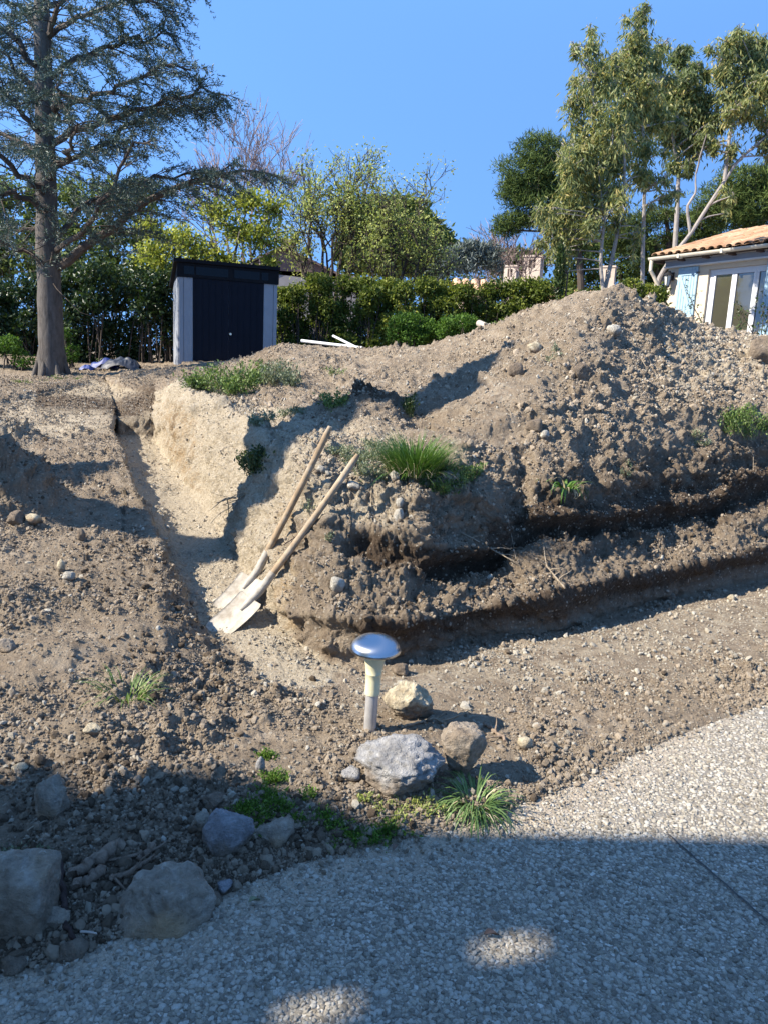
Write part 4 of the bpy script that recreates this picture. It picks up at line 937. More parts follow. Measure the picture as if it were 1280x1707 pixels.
# ---- generic trees: clumps given where they stand
def px_rad(rpx, D): return rpx*D/FPX
def tree(name, label, base, D, clumps, nleaf, lsize, mleaf, mbark, r0=.12, group=None, droop=0., aspect=.45, shell=.55, lump=.3, trunks=None, twigs=6, seed=1, dens_tone=None, flatb=0., deep=.8, cat='tree', twl=.5, up=0., z0=None, rt=.006, tone=None):
    r = np.random.default_rng(seed); B = at(base[0], base[1], D)
    if z0 is not None: B = col_at(np.array([float(base[0])]), D, z0)[0]
    e = empty(name, B); tag(e, label, cat, group)
    b = MB(); parts = []
    T = [np.array([at(x, y, D+dd)-B for x, y, dd in tr[0]]) for tr in trunks] if trunks else [np.array([[0, 0, -.2], [0, 0, (at(*clumps[0][:2], D)-B)[2]]])]
    rads = [tr[1] for tr in trunks] if trunks else [r0]
    for P, rr in zip(T, rads):
        m = max(6, len(P)*3); Q = np.array([np.interp(np.linspace(0, len(P)-1, m), np.arange(len(P)), P[:, k]) for k in range(3)]).T; Q[1:] += np.cumsum(r.normal(0, rr*.12, (m-1, 3)), 0)*np.linspace(0, 1, m-1)[:, None]
        b.tube(Q, np.linspace(rr, rr*.35, m), 9)
    allT = np.concatenate([np.array([np.interp(np.linspace(0, len(P)-1, 20), np.arange(len(P)), P[:, k]) for k in range(3)]).T for P in T])
    if name == 'eucalyptus_tree':
        cl2 = []
        for c in clumps:
            cl2.append((c[0], c[1], c[2]*.8, c[3]*.85)+tuple(c[4:]))
            for q in range(3):
                a_ = r.uniform(0, 6.28); cl2.append((c[0]+math.cos(a_)*c[2]*1.12, c[1]+math.sin(a_)*c[3]*.9+4, c[2]*.42, c[3]*.40, r.uniform(-.8, .8)))
        clumps = cl2; twigs = max(4, twigs//2)
    area = np.array([c[2]*c[3] for c in clumps], float); area /= area.sum()
    for ci, c in enumerate(clumps):
        dd = c[4] if len(c) > 4 else 0; C = at(c[0], c[1], D+dd)-B; rx, rzz = px_rad(c[2], D), px_rad(c[3], D)
        rad = (rx, rx*deep, rzz)
        low = allT[allT[:, 2] < C[2]+.1]; low = low if len(low) else allT[:1]
        k = np.argmin(np.linalg.norm((low-C)*np.array([1, 1, .6]), axis=1)); st = low[k]
        P = limb(st, C, r, .04, .06); rr = max(.012, rads[0]*.35); b.tube(P, np.linspace(rr, rr*.45, 7), 6, cap=False)
        n_ = max(8, int(nleaf*area[ci])); pts = blob_points(C, rad, n_, r, shell, lump, seed*13+ci, flatb)
        if len(pts) > twigs: branchy(b, C, rr*.4, pts[r.integers(0, len(pts), twigs)], r, twig=4, tl=twl*rx, rt=rt)
        tt = None
        if tone is not None: tt = tone+.0*pts[:, 0]
        if mleaf is not None: parts.append(leaves(pts, lsize, r, aspect, droop, up, tone=tt))
    b.build('trunk', mbark, e)
    if parts and name == 'eucalyptus_tree':
        allp = np.concatenate([v[0].reshape(-1, 4, 3)[:, 0] for v in parts]); i1 = r.integers(0, len(allp), 40000); i2 = r.integers(0, len(allp), 40000); dd_ = np.linalg.norm(allp[i1]-allp[i2], axis=1); ok_ = (dd_ > .3) & (dd_ < 1.1*D/14); m_ = np.where(ok_)[0][:int(nleaf*.3)]
        f_ = r.random((len(m_), 1)); parts.append(leaves(allp[i1[m_]]*(1-f_)+allp[i2[m_]]*f_+r.normal(0, .05, (len(m_), 3)), lsize, r, aspect, droop, up))
    if parts: o = leaf_mesh('crown', parts, mleaf, e); tag(o, kind='stuff')
    return e
# eucalyptus group, front right of the far garden
tree('eucalyptus_tree', 'left slender eucalyptus with twin pale stems and yellowing drooping leaves, beside the small cypress', (995, 480), 13.5,
     [(945, 345, 40, 60), (930, 400, 28, 30), (985, 300, 52, 60, .3), (975, 230, 42, 55), (958, 175, 30, 40), (1000, 130, 36, 42), (985, 80, 24, 36), (1020, 210, 40, 60, -.4), (1025, 270, 45, 50, .4), (950, 280, 30, 40, -.4), (1020, 330, 30, 28), (918, 372, 16, 34), (1060, 400, 10, 30), (940, 430, 30, 22), (985, 360, 40, 30, .3)],
     21000, .105, M_euc, M_bark_pale, .05, 'eucalyptus trees behind the heap', shell=.25, lump=.75, droop=1.1, aspect=.24, trunks=[([(1006, 500, 0), (1000, 440, 0), (1006, 360, 0), (990, 260, 0), (985, 130, 0)], .036), ([(1003, 500, 0), (1022, 420, .2), (1038, 330, .2), (1040, 250, .1), (1030, 160, 0)], .042)], seed=4, twigs=9, z0=1.9)
tree('eucalyptus_tree', 'tallest eucalyptus with a straight white trunk and a narrow pointed top', (1068, 480), 14.5,
     [(1068, 28, 22, 26), (1060, 70, 38, 36), (1050, 120, 46, 44), (1085, 110, 36, 34, .4), (1060, 175, 56, 44), (1095, 200, 34, 36, .3), (1040, 230, 34, 40, .4), (1075, 250, 30, 26, -.3), (1080, 300, 26, 20), (1110, 330, 26, 18, .2)],
     15000, .11, M_euc, M_bark_pale, .06, 'eucalyptus trees behind the heap', shell=.25, lump=.75, droop=1.1, aspect=.24, trunks=[([(1070, 500, 0), (1071, 400, 0), (1075, 280, 0), (1068, 150, 0), (1068, 40, 0)], .042)], seed=5, twigs=9, z0=2.1)
tree('eucalyptus_tree', 'dark leaved middle eucalyptus with a wavy trunk rising behind the roof corner', (1120, 440), 20.5,
     [(1130, 95, 30, 22), (1148, 125, 24, 22), (1120, 150, 42, 36), (1150, 185, 42, 38), (1120, 230, 36, 30, .4), (1168, 170, 24, 28), (1155, 245, 30, 26), (1108, 190, 32, 36, -.3), (1125, 275, 22, 22), (1180, 215, 18, 22)],
     19000, .145, M_euc, M_bark_pale, .07, 'eucalyptus trees behind the heap', shell=.25, lump=.75, droop=1.1, aspect=.26, trunks=[([(1122, 450, 0), (1128, 350, 0), (1130, 290, 0), (1120, 210, 0), (1125, 130, 0)], .07)], seed=6, twigs=9, z0=2.1, tone=.25)
tree('eucalyptus_tree', 'leaning eucalyptus with a thick forked trunk bending right over the tiled roof', (1085, 500), 19.8,
     [(1215, 75, 28, 24), (1245, 70, 24, 26), (1262, 100, 34, 34), (1205, 120, 28, 30), (1215, 160, 30, 26), (1240, 190, 26, 20), (1275, 150, 26, 30), (1275, 200, 24, 18), (1190, 195, 20, 16, .3), (1218, 255, 16, 20), (1275, 240, 14, 22), (1190, 250, 12, 16), (1320, 130, 40, 40), (1210, 330, 10, 24, .2)],
     15000, .15, M_euc, M_bark_pale, .09, 'eucalyptus trees behind the heap', shell=.25, lump=.75, droop=1.1, aspect=.24, trunks=[([(1085, 500, 0), (1100, 460, 0), (1122, 425, 0), (1150, 390, 0), (1195, 320, 0), (1230, 268, 0), (1285, 222, 0), (1330, 190, 0)], .068), ([(1207, 300, 0), (1215, 230, 0), (1225, 180, 0), (1255, 110, 0)], .05), ([(1150, 390, 0), (1144, 345, 0), (1160, 320, 0), (1160, 290, 0)], .045), ([(1092, 475, 0), (1112, 462, .1), (1135, 470, .2)], .06)], seed=7, twigs=9, z0=2.1)
# pines
tree('pine_tree', 'rounded dark pine left of the eucalyptus trees', (925, 470), 24, [(905, 250, 52, 26), (880, 290, 52, 34), (925, 300, 48, 40), (865, 320, 40, 24), (895, 345, 60, 28), (855, 372, 38, 16), (930, 360, 40, 30), (840, 385, 26, 12), (965, 320, 40, 50), (960, 400, 36, 24)],
     46000, .17, M_pine, M_bark_dark, .18, 'pines beyond the gardens', shell=.6, lump=.35, aspect=.14, trunks=[([(972, 570, 0), (968, 470, 0), (962, 400, 0), (940, 340, 0), (910, 280, 0)], .13)], seed=8, up=.5, twigs=8)
tree('pine_tree', 'broad pine crown above the far end of the tiled roof', (1290, 440), 24, [(1250, 300, 60, 22), (1210, 330, 50, 22), (1270, 340, 70, 36), (1180, 355, 36, 16), (1230, 365, 60, 22), (1310, 310, 60, 40)],
     30000, .18, M_pine, M_bark_dark, .18, 'pines beyond the gardens', shell=.6, aspect=.14, seed=9, up=.5)
tree('pine_tree', 'thin pine showing bare limbs between the eucalyptus trunks', (1110, 460), 26, [(1060, 375, 40, 16), (1100, 360, 40, 14), (1150, 370, 36, 16), (1060, 410, 44, 16), (1130, 400, 40, 12), (1180, 390, 30, 16), (1025, 400, 30, 24), (1100, 440, 50, 14)],
     22000, .17, M_pine, M_bark_dark, .12, 'pines beyond the gardens', shell=.5, lump=.5, aspect=.14, trunks=[([(1112, 560, 0), (1114, 400, 0), (1110, 345, 0)], .13), ([(1092, 560, 0), (1096, 420, 0), (1060, 370, 0)], .09)], seed=10, up=.5, twigs=10)
# holm oak dome + leafing almonds
tree('holm_oak', 'dense rounded evergreen oak behind the leafing trees, right of centre of the garden hedge', (650, 460), 27, [(655, 385, 74, 60), (620, 400, 60, 50, .5), (700, 410, 60, 48, .5), (725, 425, 26, 24), (650, 430, 90, 30), (590, 425, 36, 36)],
     26000, .24, M_oak, M_bark_dark, .2, shell=.72, lump=.16, seed=11)
def bare_tree(name, label, base, D, tops, r0, seed, mat, z0, depth=4, cat='tree', rmin=.009, fan=.5, leafmat=None, nl=0, ls=.1):
    r = np.random.default_rng(seed); B = col_at(np.array([float(base[0])]), D, z0)[0]; e = empty(name, B); tag(e, label, cat); b = MB(); tips = []
    def grow(p, d, ln, rad, lev):
        q = p+d*ln; P = limb(p, q, r, 0, .12, 5); b.tube(P, np.linspace(rad, max(rmin*.6, rad*.6), 5), 5 if lev > 1 else 3, cap=False)
        if lev <= 0: tips.append(q); return
        for k in range(r.integers(3, 5)):
            i = r.integers(2, 5); dd = unit(d+r.normal(size=3)*fan+np.array([0, 0, .22])); grow(P[i], dd, ln*r.uniform(.5, .85), max(rmin, rad*.55), lev-1)
    for (x, y, dd) in tops:
        T_ = at(x, y, D+dd)-B; v = T_*.45; P = limb([0, 0, -.1], v, r, .0, .06, 6); b.tube(P, np.linspace(r0, r0*.6, 6), 7, cap=False); grow(v, unit(T_[None])[0], np.linalg.norm(T_)*.24, r0*.5, depth)
    b.build('branches', mat, e)
    if leafmat: o = leaf_mesh('crown', [leaves(np.repeat(np.array(tips), nl, 0)+r.normal(0, .10, (len(tips)*nl, 3)), ls, r, .45)], leafmat, e); tag(o, kind='stuff')
    return e
bare_tree('almond_tree', 'open leafing tree with dark forked trunk and fresh tips, right of the shed', (545, 460), 18.5, [(500, 300, 0), (530, 268, .4), (560, 290, -.3), (590, 255, .2), (625, 290, 0), (480, 360, .2), (610, 340, -.4), (545, 340, .6)], .075, 12, M_bark_dark, 1.7, 4, rmin=.008, fan=.5, leafmat=M_spring, nl=6, ls=.075)
bare_tree('almond_tree', 'wide leafing tree with low arching limbs in front of the rounded oak', (645, 465), 18, [(665, 305, 0), (700, 320, .3), (725, 350, -.2), (635, 330, .3), (690, 370, .5), (730, 390, 0), (610, 380, -.3), (655, 370, -.5)], .065, 13, M_bark_dark, 1.7, 4, rmin=.008, fan=.55, leafmat=M_spring, nl=6, ls=.07)
bare_tree('bare_tree', 'leafless pinkish grey tree with fine upright twigs, behind the tip of the low cedar bough', (420, 460), 26, [(345, 225, 0), (385, 200, .5), (420, 205, -.4), (455, 215, .3), (490, 250, 0), (320, 265, 0)], .09, 14, M_bark_twig, 1.8, 4, rmin=.010, fan=.42)
# bare twiggy tree needs upright fans of twigs
tree('privet_tree', 'yellow-green leafed multi-stem shrub tree rising behind the shed', (385, 440), 17, [(300, 400, 50, 30), (260, 420, 36, 34), (360, 350, 50, 32), (415, 335, 46, 28), (455, 350, 32, 30), (400, 385, 60, 34), (330, 420, 50, 34), (440, 400, 44, 36), (280, 450, 44, 36), (250, 375, 26, 16), (370, 430, 60, 24), (450, 440, 20, 20)],
     15000, .095, M_lime, M_bark_grey, .05, None, shell=.15, lump=.9, trunks=[([(370, 560, 0), (362, 440, 0), (350, 380, 0)], .04), ([(390, 560, 0), (392, 420, 0), (410, 350, 0)], .045), ([(380, 560, 0), (420, 430, 0), (452, 360, 0)], .035), ([(350, 560, 0), (310, 450, 0), (290, 400, 0)], .035)], seed=15, twigs=10, z0=1.5)
tree('conifer', 'blue-grey conifer with feathery tips above the right half of the hedge', (745, 450), 24, [(745, 440, 26, 22), (730, 455, 18, 20), (765, 425, 22, 20), (790, 420, 26, 22), (815, 432, 26, 26), (775, 445, 30, 20)],
     9000, .17, M_blue, M_bark_dark, .1, shell=.4, lump=.5, aspect=.2, seed=16, up=.9)
bare_tree('bare_shrub', 'grey leafless brush of fine upright twigs behind the white chimneys', (840, 470), 25, [(805, 405, 0), (830, 385, .4), (855, 378, -.3), (880, 385, .2), (900, 400, 0), (785, 425, .3)], .035, 17, M_bark_twig, 2.0, 4, 'shrub', .009, .38)
tree('cypress', 'small slim dark cypress standing against the hedge, left of the heap top', (933, 470), 12.5, [(932, 455, 9, 34), (934, 430, 7, 26), (932, 480, 9, 26)], 3500, .055, M_darkleaf, M_bark_dark, .03, shell=.3, lump=.15, seed=18, up=1.2, deep=1.0, z0=1.9)
tree('dark_conifer', 'dark evergreen mass in the distance between the oak and the blue-grey conifer', (735, 440), 34, [(735, 410, 16, 24), (715, 430, 20, 22), (790, 425, 60, 20, 4), (860, 440, 60, 26, 4)], 7000, .3, M_oak, M_bark_dark, .12, shell=.6, seed=19, tone=.1)

# ---- hedges and shrub masses built of leafy bodies
def shrub(name, label, clumps, D, n, ls, mat, seed, group=None, cat='shrub', base_py=None, stems=6, shell=.62, lump=.28, deep=.8, aspect=.5, z0=None, up=0., tone_top=0.25, rt=.005):
    r = np.random.default_rng(seed); c0 = clumps[0]; bpx = np.mean([c[0] for c in clumps]); B = col_at(np.array([bpx]), D, z0)[0] if z0 is not None else at(bpx, base_py, D)
    e = empty(name, B); tag(e, label, cat, group); parts = []; b = MB(); area = np.array([c[2]*c[3] for c in clumps], float); area /= area.sum()
    for ci, c in enumerate(clumps):
        dd = c[4] if len(c) > 4 else 0; C = at(c[0], c[1], D+dd)-B; rx, rzz = px_rad(c[2], D), px_rad(c[3], D)
        pts = blob_points(C, (rx, rx*deep if rx*deep < 1.2 else 1.2, rzz), max(10, int(n*area[ci])), r, shell, lump, seed*7+ci)
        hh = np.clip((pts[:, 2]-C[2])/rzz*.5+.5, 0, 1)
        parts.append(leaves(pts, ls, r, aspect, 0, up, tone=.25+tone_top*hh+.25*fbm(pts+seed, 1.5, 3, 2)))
        for k in range(stems):
            q = pts[r.integers(0, len(pts))]; st = np.array([C[0]+r.normal()*rx*.25, C[1]+r.normal()*.1, min(0, C[2]-rzz*.9)]); P = limb(st, q, r, .05, .08); b.tube(P, np.linspace(.016, .004, 7), 4, cap=False)
            for t_ in range(3): i = r.integers(2, 7); b.tube(limb(P[i], P[i]+unit(r.normal(size=3))*rx*.4, r, 0, .1, 4), [rt, rt*.8, rt*.6, rt*.4], 3, cap=False)
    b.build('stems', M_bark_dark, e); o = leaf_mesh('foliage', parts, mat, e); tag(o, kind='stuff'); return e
rh = random.Random(5)
hc = []
for x in range(470, 960, 26):
    top = 462+ (x-470)*.012+rh.uniform(-5, 6)+(8 if x < 500 else 0); 
    for y in range(int(top)+20, 600, 30): hc.append((x+rh.uniform(-8, 8), y+rh.uniform(-5, 5), 23, 21, rh.uniform(-.15, .25)))
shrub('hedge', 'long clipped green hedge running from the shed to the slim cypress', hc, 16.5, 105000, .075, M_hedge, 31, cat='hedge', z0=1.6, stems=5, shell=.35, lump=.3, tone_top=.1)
hc = []
for x in range(950, 1110, 24):
    for y in (500, 520): hc.append((x, y+rh.uniform(-4, 4)-(x > 1040)*12, 20, 16))
shrub('hedge', 'lower brownish hedge behind the heap top, between cypress and bungalow', hc, 15.5, 9000, .085, M_hedge, 32, cat='hedge', z0=1.8, stems=2, tone_top=.1)
hc = []
for x in range(-160, 300, 40):
    for y in range(470 if x > 100 else 490, 630, 40): hc.append((x+rh.uniform(-12, 12), y+rh.uniform(-10, 10), 36, 30, rh.uniform(-.3, .6)))
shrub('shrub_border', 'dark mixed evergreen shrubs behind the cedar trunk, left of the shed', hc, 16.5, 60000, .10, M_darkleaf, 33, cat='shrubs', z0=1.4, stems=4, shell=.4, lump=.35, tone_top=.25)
hc = [(x, y, 44, 40, .5) for x in range(-120, 290, 60) for y in (330, 390, 440)]
shrub('evergreen_tree_row', 'loose grey-green evergreen trees in the back, seen between the cedar boughs', hc, 24, 24000, .17, M_oak, 34, cat='trees', z0=1.6, stems=8, shell=.2, lump=.6, tone_top=.3)
hc = [(x, y, 34, 30, rh.uniform(-1, 2)) for x in range(950, 1140, 30) for y in (415, 455, 495)]+[(x, 480, 40, 26, 1) for x in range(620, 950, 40)]
shrub('evergreen_thicket', 'dark evergreen undergrowth far behind the pale trunks and chimneys', hc, 33, 20000, .2, M_pine, 44, cat='trees', z0=2.2, stems=3, shell=.3, lump=.5, tone_top=.2)
shrub('round_bush', 'low bright green bush in front of the hedge, the left one of two', [(680, 540, 36, 20), (665, 555, 24, 20), (710, 552, 28, 20), (690, 562, 34, 18)], 12.5, 9000, .045, M_bush, 35, 'clipped bushes before the hedge', 'bush', z0=1.55, up=.5)
shrub('round_bush', 'low bright green bush in front of the hedge, nearest the wooden post', [(765, 540, 34, 17), (745, 552, 24, 15), (790, 548, 24, 15), (835, 548, 20, 12)], 12.3, 7000, .045, M_bush, 36, 'clipped bushes before the hedge', 'bush', z0=1.6, up=.5)
shrub('laurel_bush', 'glossy green bush behind the heap, left of the bungalow wall', [(1052, 480, 20, 18), (1080, 488, 16, 16), (1050, 498, 24, 14)], 13.2, 3500, .05, M_hedge, 37, cat='bush', z0=2.0)
shrub('low_shrub', 'small sunlit green shrub at the left foot of the cedar', [(15, 575, 26, 22), (40, 600, 22, 16), (-20, 585, 26, 26)], 14.2, 3200, .055, M_bush, 38, cat='shrub', z0=1.2)
shrub('low_shrub', 'small green shrub just right of the cedar trunk', [(120, 590, 14, 20), (110, 560, 10, 14)], 14.6, 1500, .05, M_bush, 39, cat='shrub', z0=1.3)

# ================================================================== THINGS ON THE GROUND
Q = G.reshape(-1, 3); dq = Q-EYE; zc = dq @ _f; QX = 640+FPX*(dq @ _r)/zc; QY = 853.5-FPX*(dq @ _u)/zc
_ok = (QX > -150) & (QX < 1430) & (QY > 440) & (QY < 1760) & (zc > .5) & (zi > .9); SQ, SX, SY, SZ, SNm = Q[_ok], QX[_ok], QY[_ok], zc[_ok], GNf[_ok]
def surf(px, py):
    """the soil seen at that pixel"""
    d2 = (SX-px)**2+(SY-py)**2; m = d2 < 9
    if not m.any(): return SQ[np.argmin(d2)]
    c = np.where(m)[0]; return SQ[c[np.argmin(SZ[c]+.01*np.sqrt(d2[c]))]]
def pxm(p): return np.dot(np.asarray(p)-EYE, _f)/FPX      # metres per photo pixel there

# ---- rocks
M_rg = mat_rock('grey_limestone', (.20, .195, .19), (.36, .35, .335), (.50, .485, .46)); M_rb = mat_rock('bluish_limestone', (.19, .19, .20), (.31, .31, .32), (.40, .39, .39))
M_ry = mat_rock('yellow_limestone', (.36, .28, .17), (.56, .48, .33), (.68, .60, .46), 1.2, (.40, .22, .12)); M_ro = mat_rock('ochre_stained_rock', (.20, .15, .10), (.36, .30, .23), (.48, .44, .38), 1, (.36, .25, .14))
M_rw = mat_rock('white_limestone', (.38, .34, .27), (.50, .46, .38), (.60, .56, .48), 1.5); M_rd = mat_rock('earth_lump', (.13, .095, .065), (.24, .185, .13), (.34, .28, .21), 1.5)
def rock(px0, py0, px1, py1, seed, mat, label, deep=.8, sub=4, planes=16, rough=.055, fine=.07, bury=.2, name='rock', cat='rock', flat=1.0, rz=0., group=None, cmin=.62, soft=18., lift=0., extra=()):
    p = surf((px0+px1)/2, py1-(py1-py0)*.12); k = pxm(p); w, h = (px1-px0)*k, (py1-py0)*k
    dep = 1.5-p[2]; el = math.atan2(dep, math.hypot(p[0], p[1]))
    hz_ = max(.25*w, (h-w*deep*math.sin(el)*.8)/math.cos(el))*flat
    V, F = rock_verts(seed, sub, planes*2, (1, 1, 1), rough, 2.0, soft*2, fine, cmin, extra)
    U = unit(V); rg = 1-np.abs(fbm(V+seed, 3.6, seed % 60, 4, .6))*2.2; w1, v1 = worley(V+seed+.15*rg[:, None], 1.9, seed % 71); w2, v2 = worley(V+seed*2., 4.6, seed % 53); V = V+U*(.055*(v1-.5)+.04*(v2-.5))[:, None]*(fine/.07)*(1 if sub >= 4 else .3)
    V = V+U*(.06*rg+.035*fbm(V+seed, 13, 7, 3, .6))[:, None]*(fine/.07)
    V = V-V.mean(0); ca, sa = math.cos(rz), math.sin(rz); V = np.stack([V[:, 0]*ca-V[:, 1]*sa, V[:, 0]*sa+V[:, 1]*ca, V[:, 2]], 1)
    ext = V.max(0)-V.min(0); V = V/ext*np.array([w, w*deep, hz_/(1-bury)])
    V[:, 2] -= V[:, 2].min()+hz_*bury/(1-bury); c = np.array([p[0], p[1]+w*deep*.22, p[2]+lift])
    o = mesh_np(name, V, F, mat, smooth=sub >= 3); o.location = c; tag(o, label, cat, group); return o
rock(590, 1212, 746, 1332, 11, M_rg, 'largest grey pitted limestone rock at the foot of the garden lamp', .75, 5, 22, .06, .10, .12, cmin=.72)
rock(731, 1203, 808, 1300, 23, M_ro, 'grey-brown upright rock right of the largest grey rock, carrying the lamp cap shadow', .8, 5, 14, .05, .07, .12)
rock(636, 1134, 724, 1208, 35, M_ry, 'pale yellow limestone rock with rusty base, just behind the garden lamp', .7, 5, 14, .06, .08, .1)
rock(862, 1225, 889, 1254, 4, M_ry, 'small tan stone alone on the trodden soil, right of the rock group', 1, 3, 12, cmin=.8, bury=.1)
rock(567, 1276, 600, 1304, 5, M_rg, 'small pale grey stone touching the left side of the largest grey rock', 1, 3)
rock(752, 1294, 774, 1312, 6, M_rw, 'small white stone between the largest grey rock and the drooping grass', 1, 3)
rock(327, 1343, 418, 1434, 47, M_rb, 'smooth blue-grey pointed rock in shade, left of the mossy weeds', .7, 5, 12, .04, .06, .2, cmin=.7)
rock(324, 1347, 349, 1384, 58, M_rw, 'small upright whitish stone leaning at the left of the blue-grey rock', .7, 4, 10)
rock(424, 1358, 492, 1412, 59, M_ro, 'half buried grey rock below the mossy weeds in shade', .8, 4, 12, bury=.35)
rock(182, 1412, 356, 1568, 60, M_ro, 'broad flat dirt-covered rock at the edge of the paving in shade', .85, 5, 20, .05, .07, .42, cmin=.7, flat=.8, extra=(((-.1, -.2, 1), .50), ((.1, -.9, .4), .66), ((.6, -.6, .3), .72)))
rock(-48, 1432, 88, 1572, 71, M_ro, 'large flat-topped block with ochre underside at the left edge of the photo', .7, 5, 12, .035, .05, .08, cmin=.85, soft=30, extra=(((0, -.05, 1), .46), ((0, 0, -1), .5), ((1, -.1, 0), .66), ((.1, -1, -.25), .60), ((-1, 0, 0), .8)))
rock(48, 1292, 110, 1366, 82, M_ro, 'grey stone set in dark clods on the shadow line at far left', .8, 5, 14, fine=.08, bury=.35)
rock(72, 1508, 112, 1552, 83, M_ro, 'small ochre stone tucked right of the large flat-topped block', .9, 4, 10)
rock(92, 1560, 142, 1616, 84, M_rd, 'round brown earth lump beside the dark hanging root', 1, 4, 14, cat='earth lump')
rock(142, 1572, 182, 1606, 85, M_ro, 'brown stone just right of the dark hanging root, near the paving', 1, 4, 12)
rock(176, 1570, 262, 1622, 86, M_ro, 'low muddy slab below the broad flat rock, at the paving edge', .8, 4, 12, bury=.35)
rock(0, 1585, 40, 1630, 87, M_rd, 'muddy lump at the lower left corner below the flat-topped block', 1, 4, 12, cat='earth lump')
rock(358, 1462, 386, 1488, 88, M_rb, 'small grey stone off the right end of the broad flat rock', 1, 3, 10)
rock(342, 1484, 372, 1520, 89, M_rd, 'dark stone under the right end of the broad flat rock', 1, 3, 10)
rock(332, 1315, 376, 1348, 90, M_rd, 'dark brown lump just above the blue-grey rock', 1, 4, 12, cat='earth lump')
rock(528, 774, 543, 790, 91, M_rw, 'white stone on the pale bank face, left of the shorter shovel handle top', 1, 3)
rock(647, 784, 664, 802, 92, M_rw, 'white stone just below the upright green grass tuft', 1, 3)
rock(656, 846, 675, 868, 93, M_rw, 'bright white stone in the middle of the sunlit bank face', 1, 3, bury=.4)
rock(657, 828, 672, 842, 94, M_rw, 'small white stone just above the bright one on the bank face', 1, 3, bury=.4)
rock(549, 958, 575, 984, 95, M_rw, 'cream stone embedded in the lower ledge of the bank, right of the shovels', 1, 3, bury=.4)
rock(578, 803, 602, 818, 96, M_rw, 'flat pale stone at the lip of the bank, below the longer handle end', 1, 3)
rock(722, 784, 768, 808, 97, M_rw, 'wide pale slab under the weeds, right of the upright grass tuft', .7, 4, bury=.3)
rock(1014, 544, 1040, 560, 98, M_rw, 'flat pale stone high on the heap below its top', .8, 3)
rock(880, 570, 906, 587, 99, M_ry, 'yellowish stone on the upper left slope of the heap', .6, 3)
rock(948, 606, 984, 630, 100, M_rd, 'long brown lump in the middle of the heap slope', .5, 4, cat='earth lump')
rock(846, 606, 872, 626, 101, M_rd, 'pale brown lump on the left slope of the heap above the hollow', .8, 3, cat='earth lump')
rock(899, 718, 916, 734, 102, M_rw, 'pale stone low on the heap, above the broad leaved weed', 1, 3)
rock(876, 698, 905, 720, 103, M_rd, 'angular brown clod low on the heap above the pale stone', 1, 3, cat='earth lump')
rock(1252, 566, 1300, 612, 104, M_rd, 'big dark brown clod on the right edge of the heap', .8, 4, planes=22, rough=.10, cat='earth lump', bury=.1)
rock(652, 1100, 682, 1128, 105, M_rd, 'round brown clod on the soil rim just right of the lamp cap', 1, 4, rough=.09, cat='earth lump')
rock(95, 932, 110, 955, 106, M_ry, 'upright tan stone beside a twin clod in the left field', .7, 3)
rock(104, 950, 124, 968, 107, M_rw, 'rounded pale clod right below the upright tan stone in the left field', 1, 3)
rock(127, 882, 142, 904, 108, M_rd, 'dark upright clod in the left field, just below the wide shadow band', .8, 3, cat='earth lump')
rock(10, 850, 38, 878, 109, M_rd, 'big brown clod at the foot of the left earth pile', 1, 4, rough=.09, cat='earth lump')
rock(40, 856, 66, 876, 110, M_ry, 'tan clod second from the left at the foot of the left earth pile', 1, 3, cat='earth lump')
rock(-12, 1062, 24, 1090, 111, M_ro, 'flat tan stone at the left edge of the photo, midway down the field', .7, 4)
rock(138, 1204, 170, 1228, 112, M_ry, 'broken ochre clod left of centre in the lower field', .8, 4, cat='earth lump')
rock(20, 1268, 48, 1286, 113, M_ry, 'flat sandy stone at left just above the shadow line', .8, 3)
rock(425, 1262, 442, 1292, 114, M_rg, 'thin upright grey stone standing among the mossy weeds', .5, 3)
rock(134, 676, 152, 686, 115, M_rw, 'pale stone on the far levelled ground before the trench end', 1, 3) if False else None
rock(1108, 985, 1126, 1000, 116, M_rd, 'small stone in the shadow at the right foot of the bank', 1, 3)
rock(1212, 988, 1226, 1000, 117, M_ry, 'small tan pebble at the shadow edge near the right side of the photo', 1, 3)
rock(140, 805, 158, 817, 118, M_rw, 'pale stone lying in the wide shadow band, left of the trench', 1, 3) if False else None

# ---- mushroom garden lamp
lb = surf(618, 1212); lb = np.array([lb[0], lb[1], lb[2]]); km = pxm(lb)
hp = lambda py: (1210-py)*km/math.cos(.42)*1.02
lamp = empty('garden_lamp', lb); tag(lamp, 'mushroom shaped steel garden lamp standing behind the largest grey rock', 'garden lamp'); lamp.rotation_euler = (0, math.radians(1.2), 0)
s = NT('brushed_steel'); s.color((.44, .45, .47)); s.set(Metallic=1.0, Roughness=.26); s.b.inputs['Anisotropic'].default_value = .65; M_steel = s.m
tg = s.t.nodes.new('ShaderNodeTangent'); tg.direction_type = 'RADIAL'; tg.axis = 'Z'; s.l(tg.outputs[0], s.b.inputs['Tangent'])
s = NT('brushed_pole'); nn = s.noise(30, 4, .7); s.color(s.ramp(nn, [(.3, (.42, .40, .38)), (.7, (.56, .54, .51))])); s.set(Metallic=.55, Roughness=.38); M_pole = s.m
M_diff = mat_plain('yellowed_diffuser', (.60, .545, .34), .45, 0, 30, .06, 0, .4); M_diff.node_tree.nodes['Principled BSDF'].inputs['Subsurface Weight'].default_value = .15; M_diff.node_tree.nodes['Principled BSDF'].inputs['Subsurface Radius'].default_value = (.02, .015, .008)
z1, z2 = hp(1155), hp(1088); rp = 10.6*km
b = MB(); b.lathe([(rp, -.25), (rp, z1-.004), (rp*.97, z1)], 32); b.build('pole', M_pole, lamp, True)
